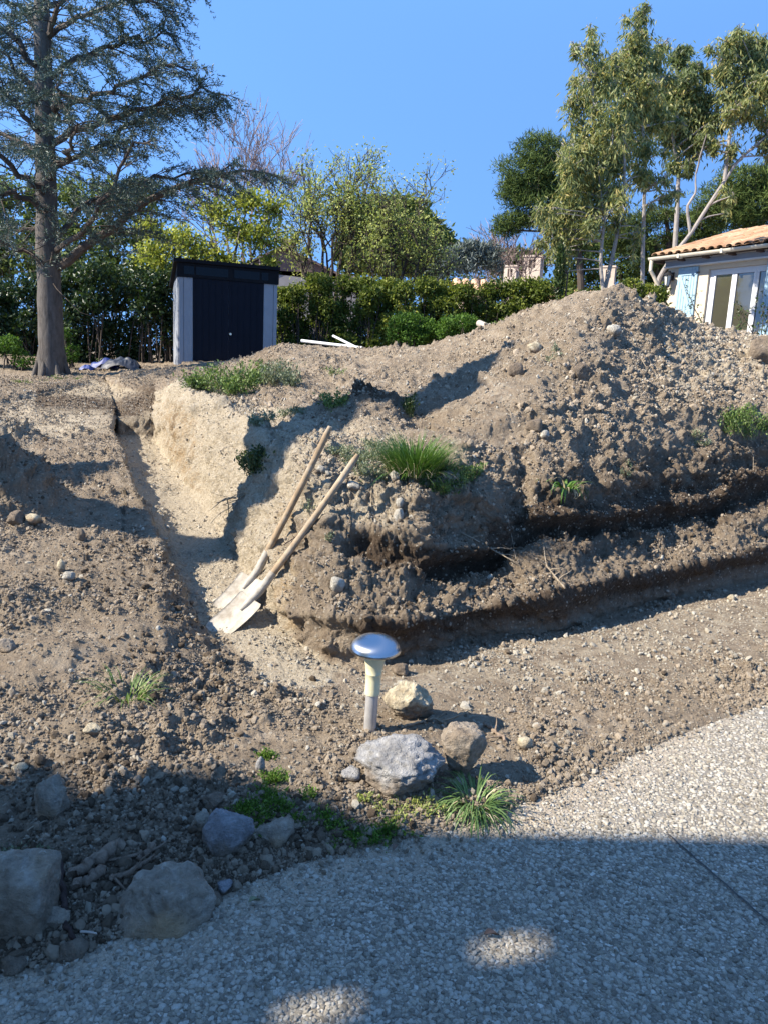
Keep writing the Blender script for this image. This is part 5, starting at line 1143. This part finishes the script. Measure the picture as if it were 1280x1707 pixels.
b = MB(); b.lathe([(rp*1.18, z1-.003), (rp*1.20, z1+.01), (rp*1.19, z1+.012), (rp*1.17, z1+.06), (rp*1.22, z1+.085), (rp*1.235, z1+.0855), (rp*1.24, z1+.0875), (rp*1.225, z1+.088), (rp*1.36, z1+.115), (rp*1.60, z1+.145), (rp*2.0, z2+.012)], 40); b.build('diffuser', M_diff, lamp, True)
rc_ = 41.5*km; cc = []
for k in range(13): a_ = k/12*math.pi/2; cc.append((max(1e-4, rc_*math.cos(a_)**.92), z2+.004+rc_*.60*math.sin(a_)**1.2))
b = MB(); b.lathe([(rp*.5, z2+.006), (rc_*.6, z2+.0), (rc_*.985, z2-.002), (rc_, z2+.001)]+cc, 64); b.build('cap', M_steel, lamp, True)

# ---- two shovels
M_mud = mat_plain('mud_coated_steel', (.34, .31, .26), .75, 0, 24, .2, .5, .25, ((.20, .165, .12), .85)); M_wood = mat_plain('weathered_ash_wood', (.26, .19, .12), .85, 0, 14, .3, .4, .15, ((.42, .37, .29), .75))
def shovel(neck, tip, hend, wdir, label, Ln=.29, Wd=.225, seed=0):
    N = np.array(neck); T_ = np.array(tip); y = unit((T_-N)[None])[0]; x = unit((np.array(wdir)-y*np.dot(wdir, y))[None])[0]; z = np.cross(x, y)
    if z[2] < 0: x = -x; z = -z
    e = empty('shovel', T_); tag(e, label, 'shovel', 'shovels leaning on the bank')
    nu, nv = 17, 21; V = []
    for jv in range(nv):
        v = jv/(nv-1)
        wv = Wd/2*(1.0 if v > .06 else .90+.10*v/.06)*(1-.06*v) * (math.sqrt(max(0, 1-((v-.80)/.22)**2))*.42+.58 if v > .80 else 1)
        for iu in range(nu):
            u = iu/(nu-1)*2-1; zz = .015*u*u-.010*math.exp(-(u/.22)**2)*-1*(1-v)-.016*v*v*0+.03*(1-v)**3
            V.append(N+y*v*Ln+x*u*wv+z*(zz-.012))
    V = np.array(V)-T_; idx_ = np.arange(nu*nv).reshape(nv, nu); F = np.stack([idx_[:-1, :-1], idx_[:-1, 1:], idx_[1:, 1:], idx_[1:, :-1]], -1).reshape(-1, 4)
    Vb = V-z*.004; nV = len(V); rim = np.concatenate([idx_[0], idx_[1:, -1], idx_[-1, -2::-1], idx_[-2:0:-1, 0]]); R2 = np.roll(rim, -1)
    o = mesh_np('blade', np.concatenate([V, Vb]), [np.concatenate([F, F[:, ::-1]+nV, np.stack([rim, R2, R2+nV, rim+nV], 1)])], M_mud, e, True)
    H = np.array(hend); a0 = N-y*.0+z*.004; h1 = a0+unit((H-a0)[None])[0]*.20
    P = np.array([a0+y*.09+z*.002, a0+y*.03+z*.01, a0+(h1-a0)*.25-y*.012+z*.006, a0+(h1-a0)*.6, h1])-T_
    m = 14; Q_ = np.array([np.interp(np.linspace(0, 4, m), np.arange(5), P[:, k]) for k in range(3)]).T
    Q_[1:-1] = (Q_[:-2]+2*Q_[1:-1]+Q_[2:])/4; b = MB(); b.tube(Q_, np.interp(np.linspace(0, 1, m), [0, .2, .5, 1], [.010, .021, .026, .0225]), 14); b.build('socket', M_mud, e, True)
    b = MB(); n_ = 20; t_ = np.linspace(0, 1, n_)[:, None]; bend = np.sin(t_*math.pi)*np.array([[0, 0, -.012]]); Hs = h1-unit((H-h1)[None])[0]*.02
    b.tube(Hs-T_+(H-Hs)*t_+bend, np.interp(t_[:, 0], [0, .05, .5, .97, 1], [.0195, .0205, .0195, .0185, .013]), 14); b.build('handle', M_wood, e, True)
    return e
def clear_line(ax, ay, bx, by, D0, gapm=.035):
    # farthest handle end that keeps the straight handle in front of the soil all the way
    best = 9.
    for f in np.linspace(.35, 1, 24):
        x, y = ax+(bx-ax)*f, ay+(by-ay)*f; Ds = surf(x, y)[1]-gapm
        best = min(best, 1/(1/D0+(1/Ds-1/D0)/f) if (1/D0+(1/Ds-1/D0)/f) > 0 else 9.)
    return best
t1 = surf(363, 1050)+np.array([0, 0, .012]); g1 = surf(426, 1035); D1 = max(t1[1]+.10, 4.12); n1 = at(423, 1002, D1)
t2 = surf(380, 1012)+np.array([0, 0, .02]); g2 = surf(430, 990); D2 = t2[1]+.14; n2 = at(424, 966, D2)
E1 = clear_line(423, 1000, 597, 758, D1); E2 = clear_line(424, 965, 551, 711, D2); print('shovels', t1, n1, D1, E1, t2, n2, D2, E2)
shovel(n1, t1, at(597, 758, E1), (0.1, 1, .55), 'muddy shovel nearest the camera, its handle ending lower beside the grass tuft')
shovel(n2, t2, at(551, 711, E2), (0.1, 1, .55), 'muddy shovel lying behind the other, its handle reaching higher up the bank')

# ---- grass tufts and weeds
def blades(c, n, L_, r, spread=1.0, droop=.5, w=.004, seg=5, rad=.05, lean=(0, 0, 0)):
    V = []; F = []; T = []
    a = r.uniform(0, 6.283, n); tilt = np.abs(r.normal(0, .42, n))*spread+.05; ln = L_*r.uniform(.45, 1.1, n); st = c+np.stack([np.cos(a)*rad*r.random(n)**.5, np.sin(a)*rad*r.random(n)**.5, np.zeros(n)], 1)
    h = np.stack([np.cos(a), np.sin(a), np.zeros(n)], 1); side = np.stack([-np.sin(a), np.cos(a), np.zeros(n)], 1); p = st.copy(); th = tilt.copy(); rows = []
    for k in range(seg+1):
        ww = (w*(1-(k/seg)**1.6)+.0004)*r.uniform(.9, 1.1, n); rows.append(np.stack([p-side*ww[:, None], p+side*ww[:, None]], 1)); th = th+droop*r.uniform(.5, 1.4, n)/seg*(1+k*.35)
        p = p+(h*np.sin(th)[:, None]+np.array([0, 0, 1])*np.cos(th)[:, None]+np.array(lean))*(ln/seg)[:, None]
    V = np.stack(rows, 1).reshape(n, -1, 3); m = 2*(seg+1); F = np.concatenate([np.stack([np.arange(n)*m+2*k, np.arange(n)*m+2*k+1, np.arange(n)*m+2*k+3, np.arange(n)*m+2*k+2], 1) for k in range(seg)])
    return V.reshape(-1, 3), F, np.repeat(r.random(n)*.8+.1, m)
def tuft(px, py, n, hpx, seed, mat, label, spread=1.0, droop=.6, w=.0035, rad=.06, name='grass_tuft', cat='grass tuft', lean=(0, 0, 0), dry=.1):
    r = np.random.default_rng(seed); p = surf(px, py); L_ = hpx*pxm(p)*1.1; e = empty(name, p); tag(e, label, cat)
    o = leaf_mesh('blades', [blades(np.array([0, 0, -.015]), n, L_, r, spread, droop, w, 6, rad, lean)], mat, e); tag(o, kind='stuff')
    v = blades(np.array([0, 0, -.01]), int(n*dry)+3, L_*.8, r, spread*1.5, droop*1.3, w*.7, 5, rad*1.2); o = leaf_mesh('dry_blades', [(v[0], v[1], v[2])], M_straw, e); tag(o, kind='stuff'); return e
M_straw = mat_leaf('dry_straw', [(.30, .24, .13), (.45, .38, .23), (.55, .48, .33)], .2)
tuft(690, 785, 1300, 70, 1, M_grass, 'dense upright bright green grass tuft on the bank top', 1.0, .5, .0028, .16)
tuft(735, 785, 200, 40, 2, M_grass, 'small grass clump drooping right beside the upright tuft', 1.2, .8, .003, .08, dry=.3)
tuft(790, 1338, 260, 84, 3, M_darkgrass, 'spreading blue-green grass tuft drooping onto the paving edge', 1.9, 1.3, .0028, .05)
tuft(212, 1162, 110, 62, 4, M_weed, 'ragged pale green grass sprig alone in the lower left field', 1.3, .9, .0030, .08, dry=.35)
def weed(clumps, seed, mat, label, n=400, ls=.02, name='weed', cat='weed', hk=1.0, aspect=.5, flow=None, flat=.6, lift=.5, group=None):
    """leafy weed: (px, py, rx_px, h_px) clumps on the soil"""
    r = np.random.default_rng(seed); p0 = surf(clumps[0][0], clumps[0][1]); e = empty(name, p0); tag(e, label, cat, group); parts = []; b = MB()
    for (px, py, rx, hh) in clumps:
        c = surf(px, py); k = pxm(c); m = max(6, int(n/len(clumps))); R, H = rx*k, hh*k*hk
        ns = max(3, int(m/16)); A = c-p0+np.stack([r.normal(0, R*.35, ns), r.normal(0, R*.35, ns)*flat, np.full(ns, -.01)], 1)
        B = A+np.stack([r.normal(0, R*.45, ns), r.normal(0, R*.45, ns), H*r.uniform(.35, 1.0, ns)], 1)
        for a_, b_ in zip(A, B):
            P = limb(a_, b_, r, .05, .1, 5); b.tube(P, [.0022, .002, .0016, .0012, .0008], 3, cap=False)
            g = P[r.integers(1, 5, 16)]+r.normal(0, ls*.55, (16, 3)); parts.append(leaves(g, ls, r, aspect, 0, .35, unit(np.tile(b_-a_, (16, 1)))*.4))
    b.build('stems', M_weedstem, e); o = leaf_mesh('leaves', parts, mat, e); tag(o, kind='stuff')
    return e
M_weedstem = mat_plain('weed_stem', (.16, .17, .07), .7, 0, 30, .2)
weed([(340, 648, 26, 36), (375, 652, 30, 42), (405, 650, 30, 48), (425, 640, 16, 36), (330, 645, 14, 20), (390, 655, 26, 30)], 1, M_weed, 'bright green leafy weed clump on the trench rim before the shed', 3600, .035)
weed([(455, 640, 22, 36), (475, 632, 20, 34), (485, 640, 14, 24), (445, 632, 16, 30)], 2, M_greyweed, 'grey-green bushy weed clump just right of the bright green one', 2200, .028)
weed([(422, 790, 14, 40), (412, 780, 12, 26), (432, 770, 12, 26)], 3, M_darkleaf, 'dark green weed hanging in the shaded trench wall', 1300, .028, hk=1)
weed([(445, 702, 22, 14), (475, 692, 22, 14), (500, 686, 20, 10), (425, 708, 10, 12)], 4, M_greyweed, 'low grey-green weeds in shade along the rim of the pale bank', 900, .022)
weed([(553, 682, 16, 34), (566, 676, 10, 26), (545, 672, 10, 22)], 5, M_weed, 'green sprig left of the dark earth pile on the bank', 500, .026)
weed([(682, 690, 13, 32), (678, 680, 10, 26)], 6, M_darkleaf, 'dark green sprig at the mouth of the shaded hollow', 500, .026)
weed([(610, 790, 30, 22), (640, 800, 26, 22), (590, 770, 30, 20), (650, 760, 20, 22), (570, 755, 26, 16), (620, 765, 24, 24), (625, 745, 20, 14)], 7, M_greyweed, 'patch of low grey-green weeds left of the upright grass tuft', 3000, .017)
weed([(760, 812, 26, 30), (740, 822, 20, 20), (780, 800, 18, 26), (790, 790, 14, 20), (720, 812, 16, 14)], 8, M_weed, 'bright green weeds trailing over the bank edge right of the tuft', 1500, .020)
weed([(700, 800, 30, 12), (670, 800, 20, 12)], 9, M_greyweed, 'thin weeds under the upright grass tuft', 500, .016)
weed([(1225, 722, 26, 40), (1250, 730, 24, 44), (1275, 722, 20, 34), (1210, 705, 14, 24), (1240, 700, 20, 30)], 10, M_weed, 'feathery green weed on the heap at the right edge of the photo', 2000, .026)
weed([(1158, 728, 14, 16), (1170, 740, 12, 10)], 11, M_greyweed, 'small green weed sprig left of the feathery weed on the heap', 240, .02)
weed([(445, 1330, 28, 44), (430, 1360, 30, 40), (455, 1300, 22, 32), (410, 1350, 20, 26), (465, 1345, 18, 40), (445, 1385, 24, 24), (445, 1262, 14, 24)], 12, M_bush, 'mossy bright green weed cushion between field and blue-grey rock', 5200, .011, hk=.5)
weed([(35, 1432, 36, 24), (10, 1430, 30, 22), (60, 1425, 18, 16)], 13, M_greyweed, 'dark mossy weeds on top of the large flat-topped block', 2200, .010, hk=.6)
weed([(620, 1395, 34, 24), (650, 1385, 24, 26), (560, 1375, 26, 18), (585, 1395, 26, 14), (540, 1360, 16, 16)], 14, M_bush, 'green creeping weeds in shade at the paving edge below the rocks', 2600, .013, hk=.6)
weed([(640, 1345, 30, 26), (680, 1350, 26, 30), (610, 1330, 18, 22), (700, 1340, 24, 24), (720, 1355, 20, 20), (660, 1365, 24, 16)], 15, M_spring, 'yellow-green sprigs at the base of the largest grey rock', 800, .013, hk=.7)
weed([(515, 1330, 12, 30), (500, 1370, 14, 18)], 16, M_bush, 'thin green sprigs right of the mossy cushion', 300, .014, hk=.7)
weed([(562, 622, 18, 14)], 17, M_weed, 'tiny green weed on the far soil slope above the trench', 160, .024)
weed([(918, 600, 14, 16), (925, 585, 10, 12)], 18, M_greyweed, 'faint dry green sprig on the upper slope of the heap', 160, .02)
weed([(514, 850, 12, 18), (545, 900, 8, 16)], 19, M_greyweed, 'little weed in the crack of the bank between shovel handles and block', 200, .012)
weed([(1040, 790, 18, 14), (1050, 775, 14, 12)], 20, M_greyweed, 'sparse green weeds on the sunlit middle of the bank edge', 200, .016)
weed([(170, 606, 20, 9), (45, 636, 30, 6), (120, 630, 30, 6), (285, 600, 14, 14)], 21, M_weed, 'thin ground weeds at the foot of the cedar and shed', 500, .03)
tuft(940, 812, 36, 44, 22, M_grass, 'broad leaved green weed at the upper edge of the bank below the heap', 1.5, 1.2, .010, .07, 'broadleaf_weed', 'weed', dry=.2)

# bare twigs with sparse leaves in front of the windows
r = np.random.default_rng(91)
def twiggy(px, py, D, hpx, n, seed, label):
    r = np.random.default_rng(seed); B = at(px, py, D); e = empty('young_shrub', B); tag(e, label, 'shrub', 'thin young shrubs before the bungalow'); b = MB(); pts = []
    for k in range(n):
        H = hpx*D/FPX*r.uniform(.5, 1.1); P = limb([r.normal()*.05, r.normal()*.05, -.2], [r.normal()*H*.45, r.normal()*.2, H], r, .03, .1, 8); b.tube(P, np.linspace(.006, .002, 8), 4, cap=False)
        for q in range(7): i = r.integers(2, 8); tw = limb(P[i], P[i]+unit(r.normal(size=3)+np.array([0, 0, .5]))*H*.25, r, 0, .1, 4); b.tube(tw, [.003, .002, .002, .001], 3, cap=False); pts += list(tw[1:])
    pts = np.repeat(np.array(pts), 2, 0)+r.normal(0, .02, (len(pts)*2, 3)); b.build('stems', M_bark_dark, e); o = leaf_mesh('leaves', [leaves(pts, .045, r, .45)], M_darkleaf, e); tag(o, kind='stuff')
twiggy(1180, 545, 10.2, 70, 2, 1, 'thin young shrub with sparse leaves before the first window pane')
twiggy(1150, 545, 10.4, 70, 1, 2, 'single thin leafy stem crossing the left blue shutter')
twiggy(1275, 560, 10.2, 80, 4, 3, 'thin bushy young shrub before the right shutter at the photo edge')
twiggy(1225, 548, 10.2, 45, 2, 4, 'low thin shrub before the middle windows')

# ---- pipes, post, tarpaulin
M_pipe = mat_plain('white_pvc_pipe', (.70, .70, .68), .4, 0, 8, .05, 0, .4, ((.5, .45, .38), .3)); M_greyw = mat_plain('grey_weathered_wood', (.36, .31, .26), .85, 0, 20, .2, .4)
def pipe(a, b_, r_, label, mat=M_pipe, name='plastic_pipe', cat='pipe'):
    A_, B_ = np.array(a), np.array(b_); m = MB(); d = unit((B_-A_)[None])[0]; t_ = np.linspace(0, 1, 9)[:, None]; m.tube((B_-A_)*t_, r_, 14, cap=False); m.tube([(B_-A_)*.999, d*.02], [r_*.85, r_*.85], 14, cap=False) if False else None
    m.tube([np.zeros(3)-d*.001, d*.06], [r_*1.03, r_*1.03], 14); m.lathe([(1e-4, 0), (r_*.2, 0)], 6, tuple((B_-A_)))
    m.tube([(B_-A_)-d*.002, (B_-A_)+d*.001], [r_, r_*.9], 14)
    o = m.build(name, mat, None, True); o.location = A_; tag(o, label, cat); return o
pipe(at(503, 568, 10.9), at(604, 580, 10.5), .021, 'long white plastic pipe lying across the far rim of the soil')
pipe(at(556, 560, 11.2), at(596, 580, 10.35), .017, 'shorter white plastic pipe crossing over the long one, tilted up', name='plastic_pipe')
pipe(at(798, 539, 9.9), at(836, 556, 9.2), .042, 'round wooden post sticking out of the heap before the hedge', M_greyw, 'wooden_post', 'post')
M_tarp = mat_plain('blue_tarpaulin', (.008, .03, .17), .55, 0, 5, .3, .5, .5); M_tarp2 = mat_plain('dark_tarpaulin', (.014, .02, .035), .55, 0, 5, .3, .5, .5)
def tarp(px, py, wpx, hpx, mat, seed, label, D):
    r = np.random.default_rng(seed); p = at(px, py, D); w, h = wpx*D/FPX, hpx*D/FPX; nx, ny = 60, 36; u, v = np.meshgrid(np.linspace(-1, 1, nx), np.linspace(-1, 1, ny)); q = np.stack([u.ravel()*w/2, v.ravel()*w*.3, u.ravel()*0], 1)
    hh = np.clip(1-(u.ravel()**2+v.ravel()**2)*.8, 0, 1)**.6; q[:, 2] = h*hh*(.75+.6*fbm(q+seed, 2.6, seed, 3))+.06*(1-np.abs(fbm(q+seed*3, 6, seed, 3))*2)*hh+.0; q[:, 0] += .1*fbm(q, 2, 8, 2)
    i_ = np.arange(nx*ny).reshape(ny, nx); o = mesh_np('tarpaulin', q, np.stack([i_[:-1, :-1], i_[:-1, 1:], i_[1:, 1:], i_[1:, :-1]], -1).reshape(-1, 4), mat, smooth=True); o.location = p-np.array([0, 0, .02]); tag(o, label, 'tarpaulin')
tarp(178, 612, 48, 20, M_tarp, 3, 'bright blue crumpled tarpaulin behind the dark one, right of the cedar', 14.2)
tarp(205, 614, 66, 20, M_tarp2, 5, 'dark blue-grey crumpled tarpaulin on the soil between cedar and shed', 13.9)
tarp(146, 615, 24, 5, M_tarp, 7, 'flat small blue corner of tarpaulin nearest the cedar', 13.8)

# ---- roots
M_rootb = mat_bark('muddy_root', (.12, .085, .06), (.27, .205, .15), 3); M_rootd = mat_bark('dark_root', (.030, .020, .018), (.075, .05, .042), 3); M_rootp = mat_bark('bleached_root', (.20, .15, .10), (.36, .30, .22), 3)
def root(pts, r0, r1, mat, label, branches=0, lift=.01, seed=0, name='root', blen=.08, hang=None):
    r = np.random.default_rng(seed); P = []
    for i, q in enumerate(pts):
        s_ = surf(q[0], q[1]) if len(q) == 2 else at(q[0], q[1], q[2]); P.append(s_+np.array([0, -.004, lift if len(q) == 2 else 0]))
    P = np.array(P); o0 = P[0].copy(); P = P-o0; m = len(P)*5; Q_ = np.array([np.interp(np.linspace(0, len(P)-1, m), np.arange(len(P)), P[:, k]) for k in range(3)]).T
    Q_[1:-1] = (Q_[:-2]+Q_[1:-1]*2+Q_[2:])/4; Q_ += r.normal(0, r0*.28, Q_.shape); b = MB(); b.tube(Q_, np.linspace(r0, r1, m)*(1+.18*r.normal(size=m)), 8)
    for k in range(branches): i = r.integers(2, m); b.tube(limb(Q_[i], Q_[i]+r.normal(size=3)*np.array([1, .5, .8])*blen, r, 0, .2, 5), [r1*.9, r1*.7, r1*.5, r1*.35, r1*.2], 4, cap=False)
    o = b.build(name, mat, None, True); o.location = o0; tag(o, label, 'root'); return o
root([(122, 1466), (150, 1446), (178, 1424), (204, 1410)], .017, .019, M_rootb, 'thickest cut root stub above the broad flat rock', 0, .012, 1)
root([(130, 1482), (155, 1466), (176, 1450)], .013, .012, M_rootb, 'second thick root stub just below the thickest one', 0, .012, 2)
root([(186, 1472), (215, 1464), (240, 1450), (262, 1436)], .009, .006, M_rootb, 'slim curved root lying along the top of the broad flat rock', 3, .02, 3)
root([(232, 1432), (246, 1424), (258, 1414)], .010, .010, M_rootb, 'short root stub right of the thickest one', 2, .012, 4)
root([(102, 1440), (106, 1475), (112, 1510), (110, 1545), (125, 1575), (138, 1605), (152, 1635), (170, 1668)], .0095, .005, M_rootd, 'dark red-brown root hanging down over the border onto the paving', 16, .012, 5, blen=.018)
root([(672, 1212), (700, 1206), (722, 1200), (742, 1208)], .004, .007, M_rootp, 'forked brown root between the yellow rock and the upright rock', 6, .012, 6)
root([(806, 1208), (826, 1222), (842, 1236)], .009, .007, M_rootb, 'short dark root lying right of the upright rock', 2, .010, 26) 
root([(362, 838, 5.2), (395, 828, 5.25), (420, 824, 5.3), (448, 822, 5.4)], .003, .006, M_rootp, 'bleached root sticking out left from the shaded trench corner', 10, 0, 7, blen=.14)
root([(372, 842, 5.2), (400, 832, 5.25), (430, 830, 5.35)], .0025, .004, M_rootp, 'thin bleached root just below the bigger one at the trench corner', 5, 0, 8, blen=.10)
root([(770, 893), (795, 908), (820, 920), (855, 938)], .0025, .005, M_rootp, 'thin pale root trailing across the shaded ledge', 9, .02, 9, blen=.07)
root([(846, 860), (850, 895), (858, 935)], .0012, .0015, M_rootp, 'hair-thin rootlet hanging in the dark notch of the bank', 2, .02, 10)
root([(903, 915), (908, 945), (924, 965), (940, 985)], .003, .006, M_rootp, 'pale forked root poking from the lower cut face', 6, .02, 11, blen=.05)
root([(1092, 922), (1104, 912), (1114, 925), (1122, 958)], .0025, .0015, M_rootp, 'looping white rootlet on the lower right cut face', 5, .02, 12, blen=.04)
root([(1245, 745), (1255, 765), (1252, 790)], .003, .0015, M_rootp, 'small hanging rootlets under the feathery weed at the right', 8, .02, 13, blen=.06)
root([(1070, 600), (1075, 615), (1090, 608), (1096, 622)], .003, .002, M_rootp, 'tangled pale rootlet on the right flank of the heap', 7, .02, 14, blen=.07)
root([(500, 895), (485, 905), (470, 912)], .003, .002, M_rootd, 'dark rootlet in the bank crack beside the shovel handles', 7, .02, 15, blen=.05)
root([(270, 900), (280, 903), (286, 898)], .0022, .0015, M_rootp, 'small pale rootlet on the left lip of the trench', 4, .02, 16, blen=.03)
root([(300, 985), (312, 975), (318, 990)], .0022, .0015, M_rootp, 'pale rootlet lower down the left lip of the trench', 4, .02, 17, blen=.03)
# dry twigs at the border
def stick(px, py, ang, L_, r_, mat, label, seed):
    c = surf(px, py) if py < 1540 else atz(px, py, .004); r = np.random.default_rng(seed); P = limb([0, 0, .01], [math.cos(ang)*L_, math.sin(ang)*L_, .012], r, .02, .1, 7); b = MB(); b.tube(P, np.linspace(r_, r_*.6, 7), 6); o = b.build('twig', mat, None, True); o.location = c+np.array([0, 0, .01]); tag(o, label, 'twig', 'twigs on the border')
stick(135, 1565, -.1, .045, .004, M_greyw, 'short pale grey-green twig beside the hanging root near the paving', 1)
stick(620, 1372, .3, .10, .002, M_rootp, 'dry thin twig among the creeping weeds in shade', 2)
stick(45, 1395, 1.0, .06, .003, M_rootp, 'dry bent twig above the mossy flat-topped block', 3)
stick(690, 1378, -.4, .09, .002, M_rootp, 'dry twig under the yellow-green sprigs', 4)
# fallen leaf on the paving
def dead_leaf(px, py, L_, rz, label, z=.008, mat=None):
    V = []; F = []; n = 9
    for i in range(n):
        t_ = i/(n-1); w = L_*.24*math.sin(math.pi*t_**.8)+.0005; V += [(t_*L_, -w, .006*math.sin(3*t_)+.008*(w/L_)*4), (t_*L_, 0, .003*math.sin(5*t_)), (t_*L_, w, .006*math.cos(3*t_)*.6+.01*(w/L_)*4)]
    for i in range(n-1): a_ = 3*i; F += [(a_, a_+3, a_+4, a_+1), (a_+1, a_+4, a_+5, a_+2)]
    o = mesh_np('fallen_leaf', np.array(V), np.array(F), mat or M_dl, smooth=True); p = atz(px, py, z); o.location = p; o.rotation_euler = (0, 0, rz); tag(o, label, 'leaf'); return o
M_dl = mat_plain('dead_leaf', (.13, .085, .06), .7, 0, 60, .3); M_dl2 = mat_plain('olive_leaf', (.16, .17, .09), .6, 0, 60, .25)
dead_leaf(806, 1558, .042, .1, 'dead brown leaf lying on the shaded paving')
dead_leaf(415, 1505, .035, .5, 'greenish fallen leaf at the paving edge below the half buried rock', .012, M_dl2)
dead_leaf(655, 1418, .04, 1.1, 'small brown leaf at the paving edge under the creeping weeds', .014)

# ================================================================== unseen wall and tree added to the left, shaped to throw shade into view
M_shade_wall = mat_plain('shade_wall_render', (.60, .52, .42), .9, 0, 4, .1, .2)
sx, sy, sz = sdir
tn = sz/math.hypot(sx, sy)
XW = -6.0
def back(p, X=XW):
    """where the sun ray through p crosses the wall plane x = X"""
    t_ = (X-p[0])/sx; return p+np.array([sx, sy, sz])*t_
edge = [(0, 1313), (60, 1302), (92, 1272), (150, 1335), (230, 1335), (284, 1288), (383, 1302), (465, 1313), (547, 1332), (620, 1368), (700, 1388), (1000, 1394), (1280, 1400), (1700, 1400)]
ep = np.array([back(surf(x, y) if x < 690 else atz(x, y, 0.0)) for x, y in edge]); ep = ep[np.argsort(ep[:, 2])]
h1_, h2_ = back(atz(868, 1583, 0.0)), back(atz(552, 1688, 0.0)); TOPW = 8.4
shade_wall = empty('added_shade_wall', (XW, 0, 0)); tag(shade_wall, 'added tall wall left of the drive, outside the view, its uneven end shaped to cast the foreground shade', 'wall')  # added unseen blocker, its end follows the wanted shade edge
b = MB(); zs_ = np.concatenate([[-.1], np.arange(ep[0, 2], ep[-1, 2], .05), [TOPW]])
for za, zb_ in zip(zs_[:-1], zs_[1:]):
    zm = min((za+zb_)/2, ep[-1, 2]); ye = float(np.interp(zm, ep[:, 2], ep[:, 1])); cuts = [-9.0]
    for h in sorted([h1_, h2_], key=lambda p: p[1]):
        lo, hi = h[2]-.07, h[2]+.13
        if lo < (za+zb_)/2 < hi: cuts += [h[1]-.045, h[1]+.045]  # openings added to throw two sun spots on the paving
    cuts.append(ye)
    for k in range(0, len(cuts), 2): b.box((-.1, cuts[k], za), (.0, cuts[k+1], zb_))
b.build('wall', M_shade_wall, shade_wall)
b = MB(); b.box((-.15, -9.05, TOPW+.001), (.05, ye-.01, TOPW+.08)); b.build('coping', M_oldtile, shade_wall)
# added forked tree, bent so trunk and limb shade field, trench, bank and heap
XT = -6.4; r = np.random.default_rng(6)
t0 = back(surf(120, 838), XT); t1_ = back(surf(300, 915), XT); t2_ = back(surf(440, 770), XT); t3 = back(surf(560, 672), XT); t4 = back(surf(720, 660), XT); t5 = back(surf(800, 606), XT); t6 = back(surf(850, 572), XT)
bt = empty('added_shade_tree', (XT, t0[1], 0.3)); tag(bt, 'added leaning tree left of the field, outside the view, bent to cast the long shade band', 'tree'); tb = np.array(bt.location)
print('caster', t0, t1_, t2_, t3, t4, t5, t6)
b = MB(); ctrl = np.array([[XT, t0[1], .0], t0, t1_, t2_, t3, t4, t5, t6])-np.array([XT, t0[1], .3]); b.tube(np.array([np.interp(np.linspace(0, 7, 40), np.arange(8), ctrl[:, k]) for k in range(3)]).T+r.normal(0, .025, (40, 3)), np.interp(np.linspace(0, 7, 40), [0, 2, 3, 4, 5, 6, 7], [.24, .24, .25, .27, .27, .22, .10])*(1+.08*r.normal(size=40)), 12)
for (px, py) in ((60, 760), (200, 770), (240, 800)): q = back(surf(px, py), XT); b.tube(limb(np.array([0, 0, q[2]-.9]), q-np.array([XT, t0[1], .3]), r, 0, .05, 8), np.linspace(.12, .05, 8), 8)
b.build('trunk', M_bark_grey, bt, True)
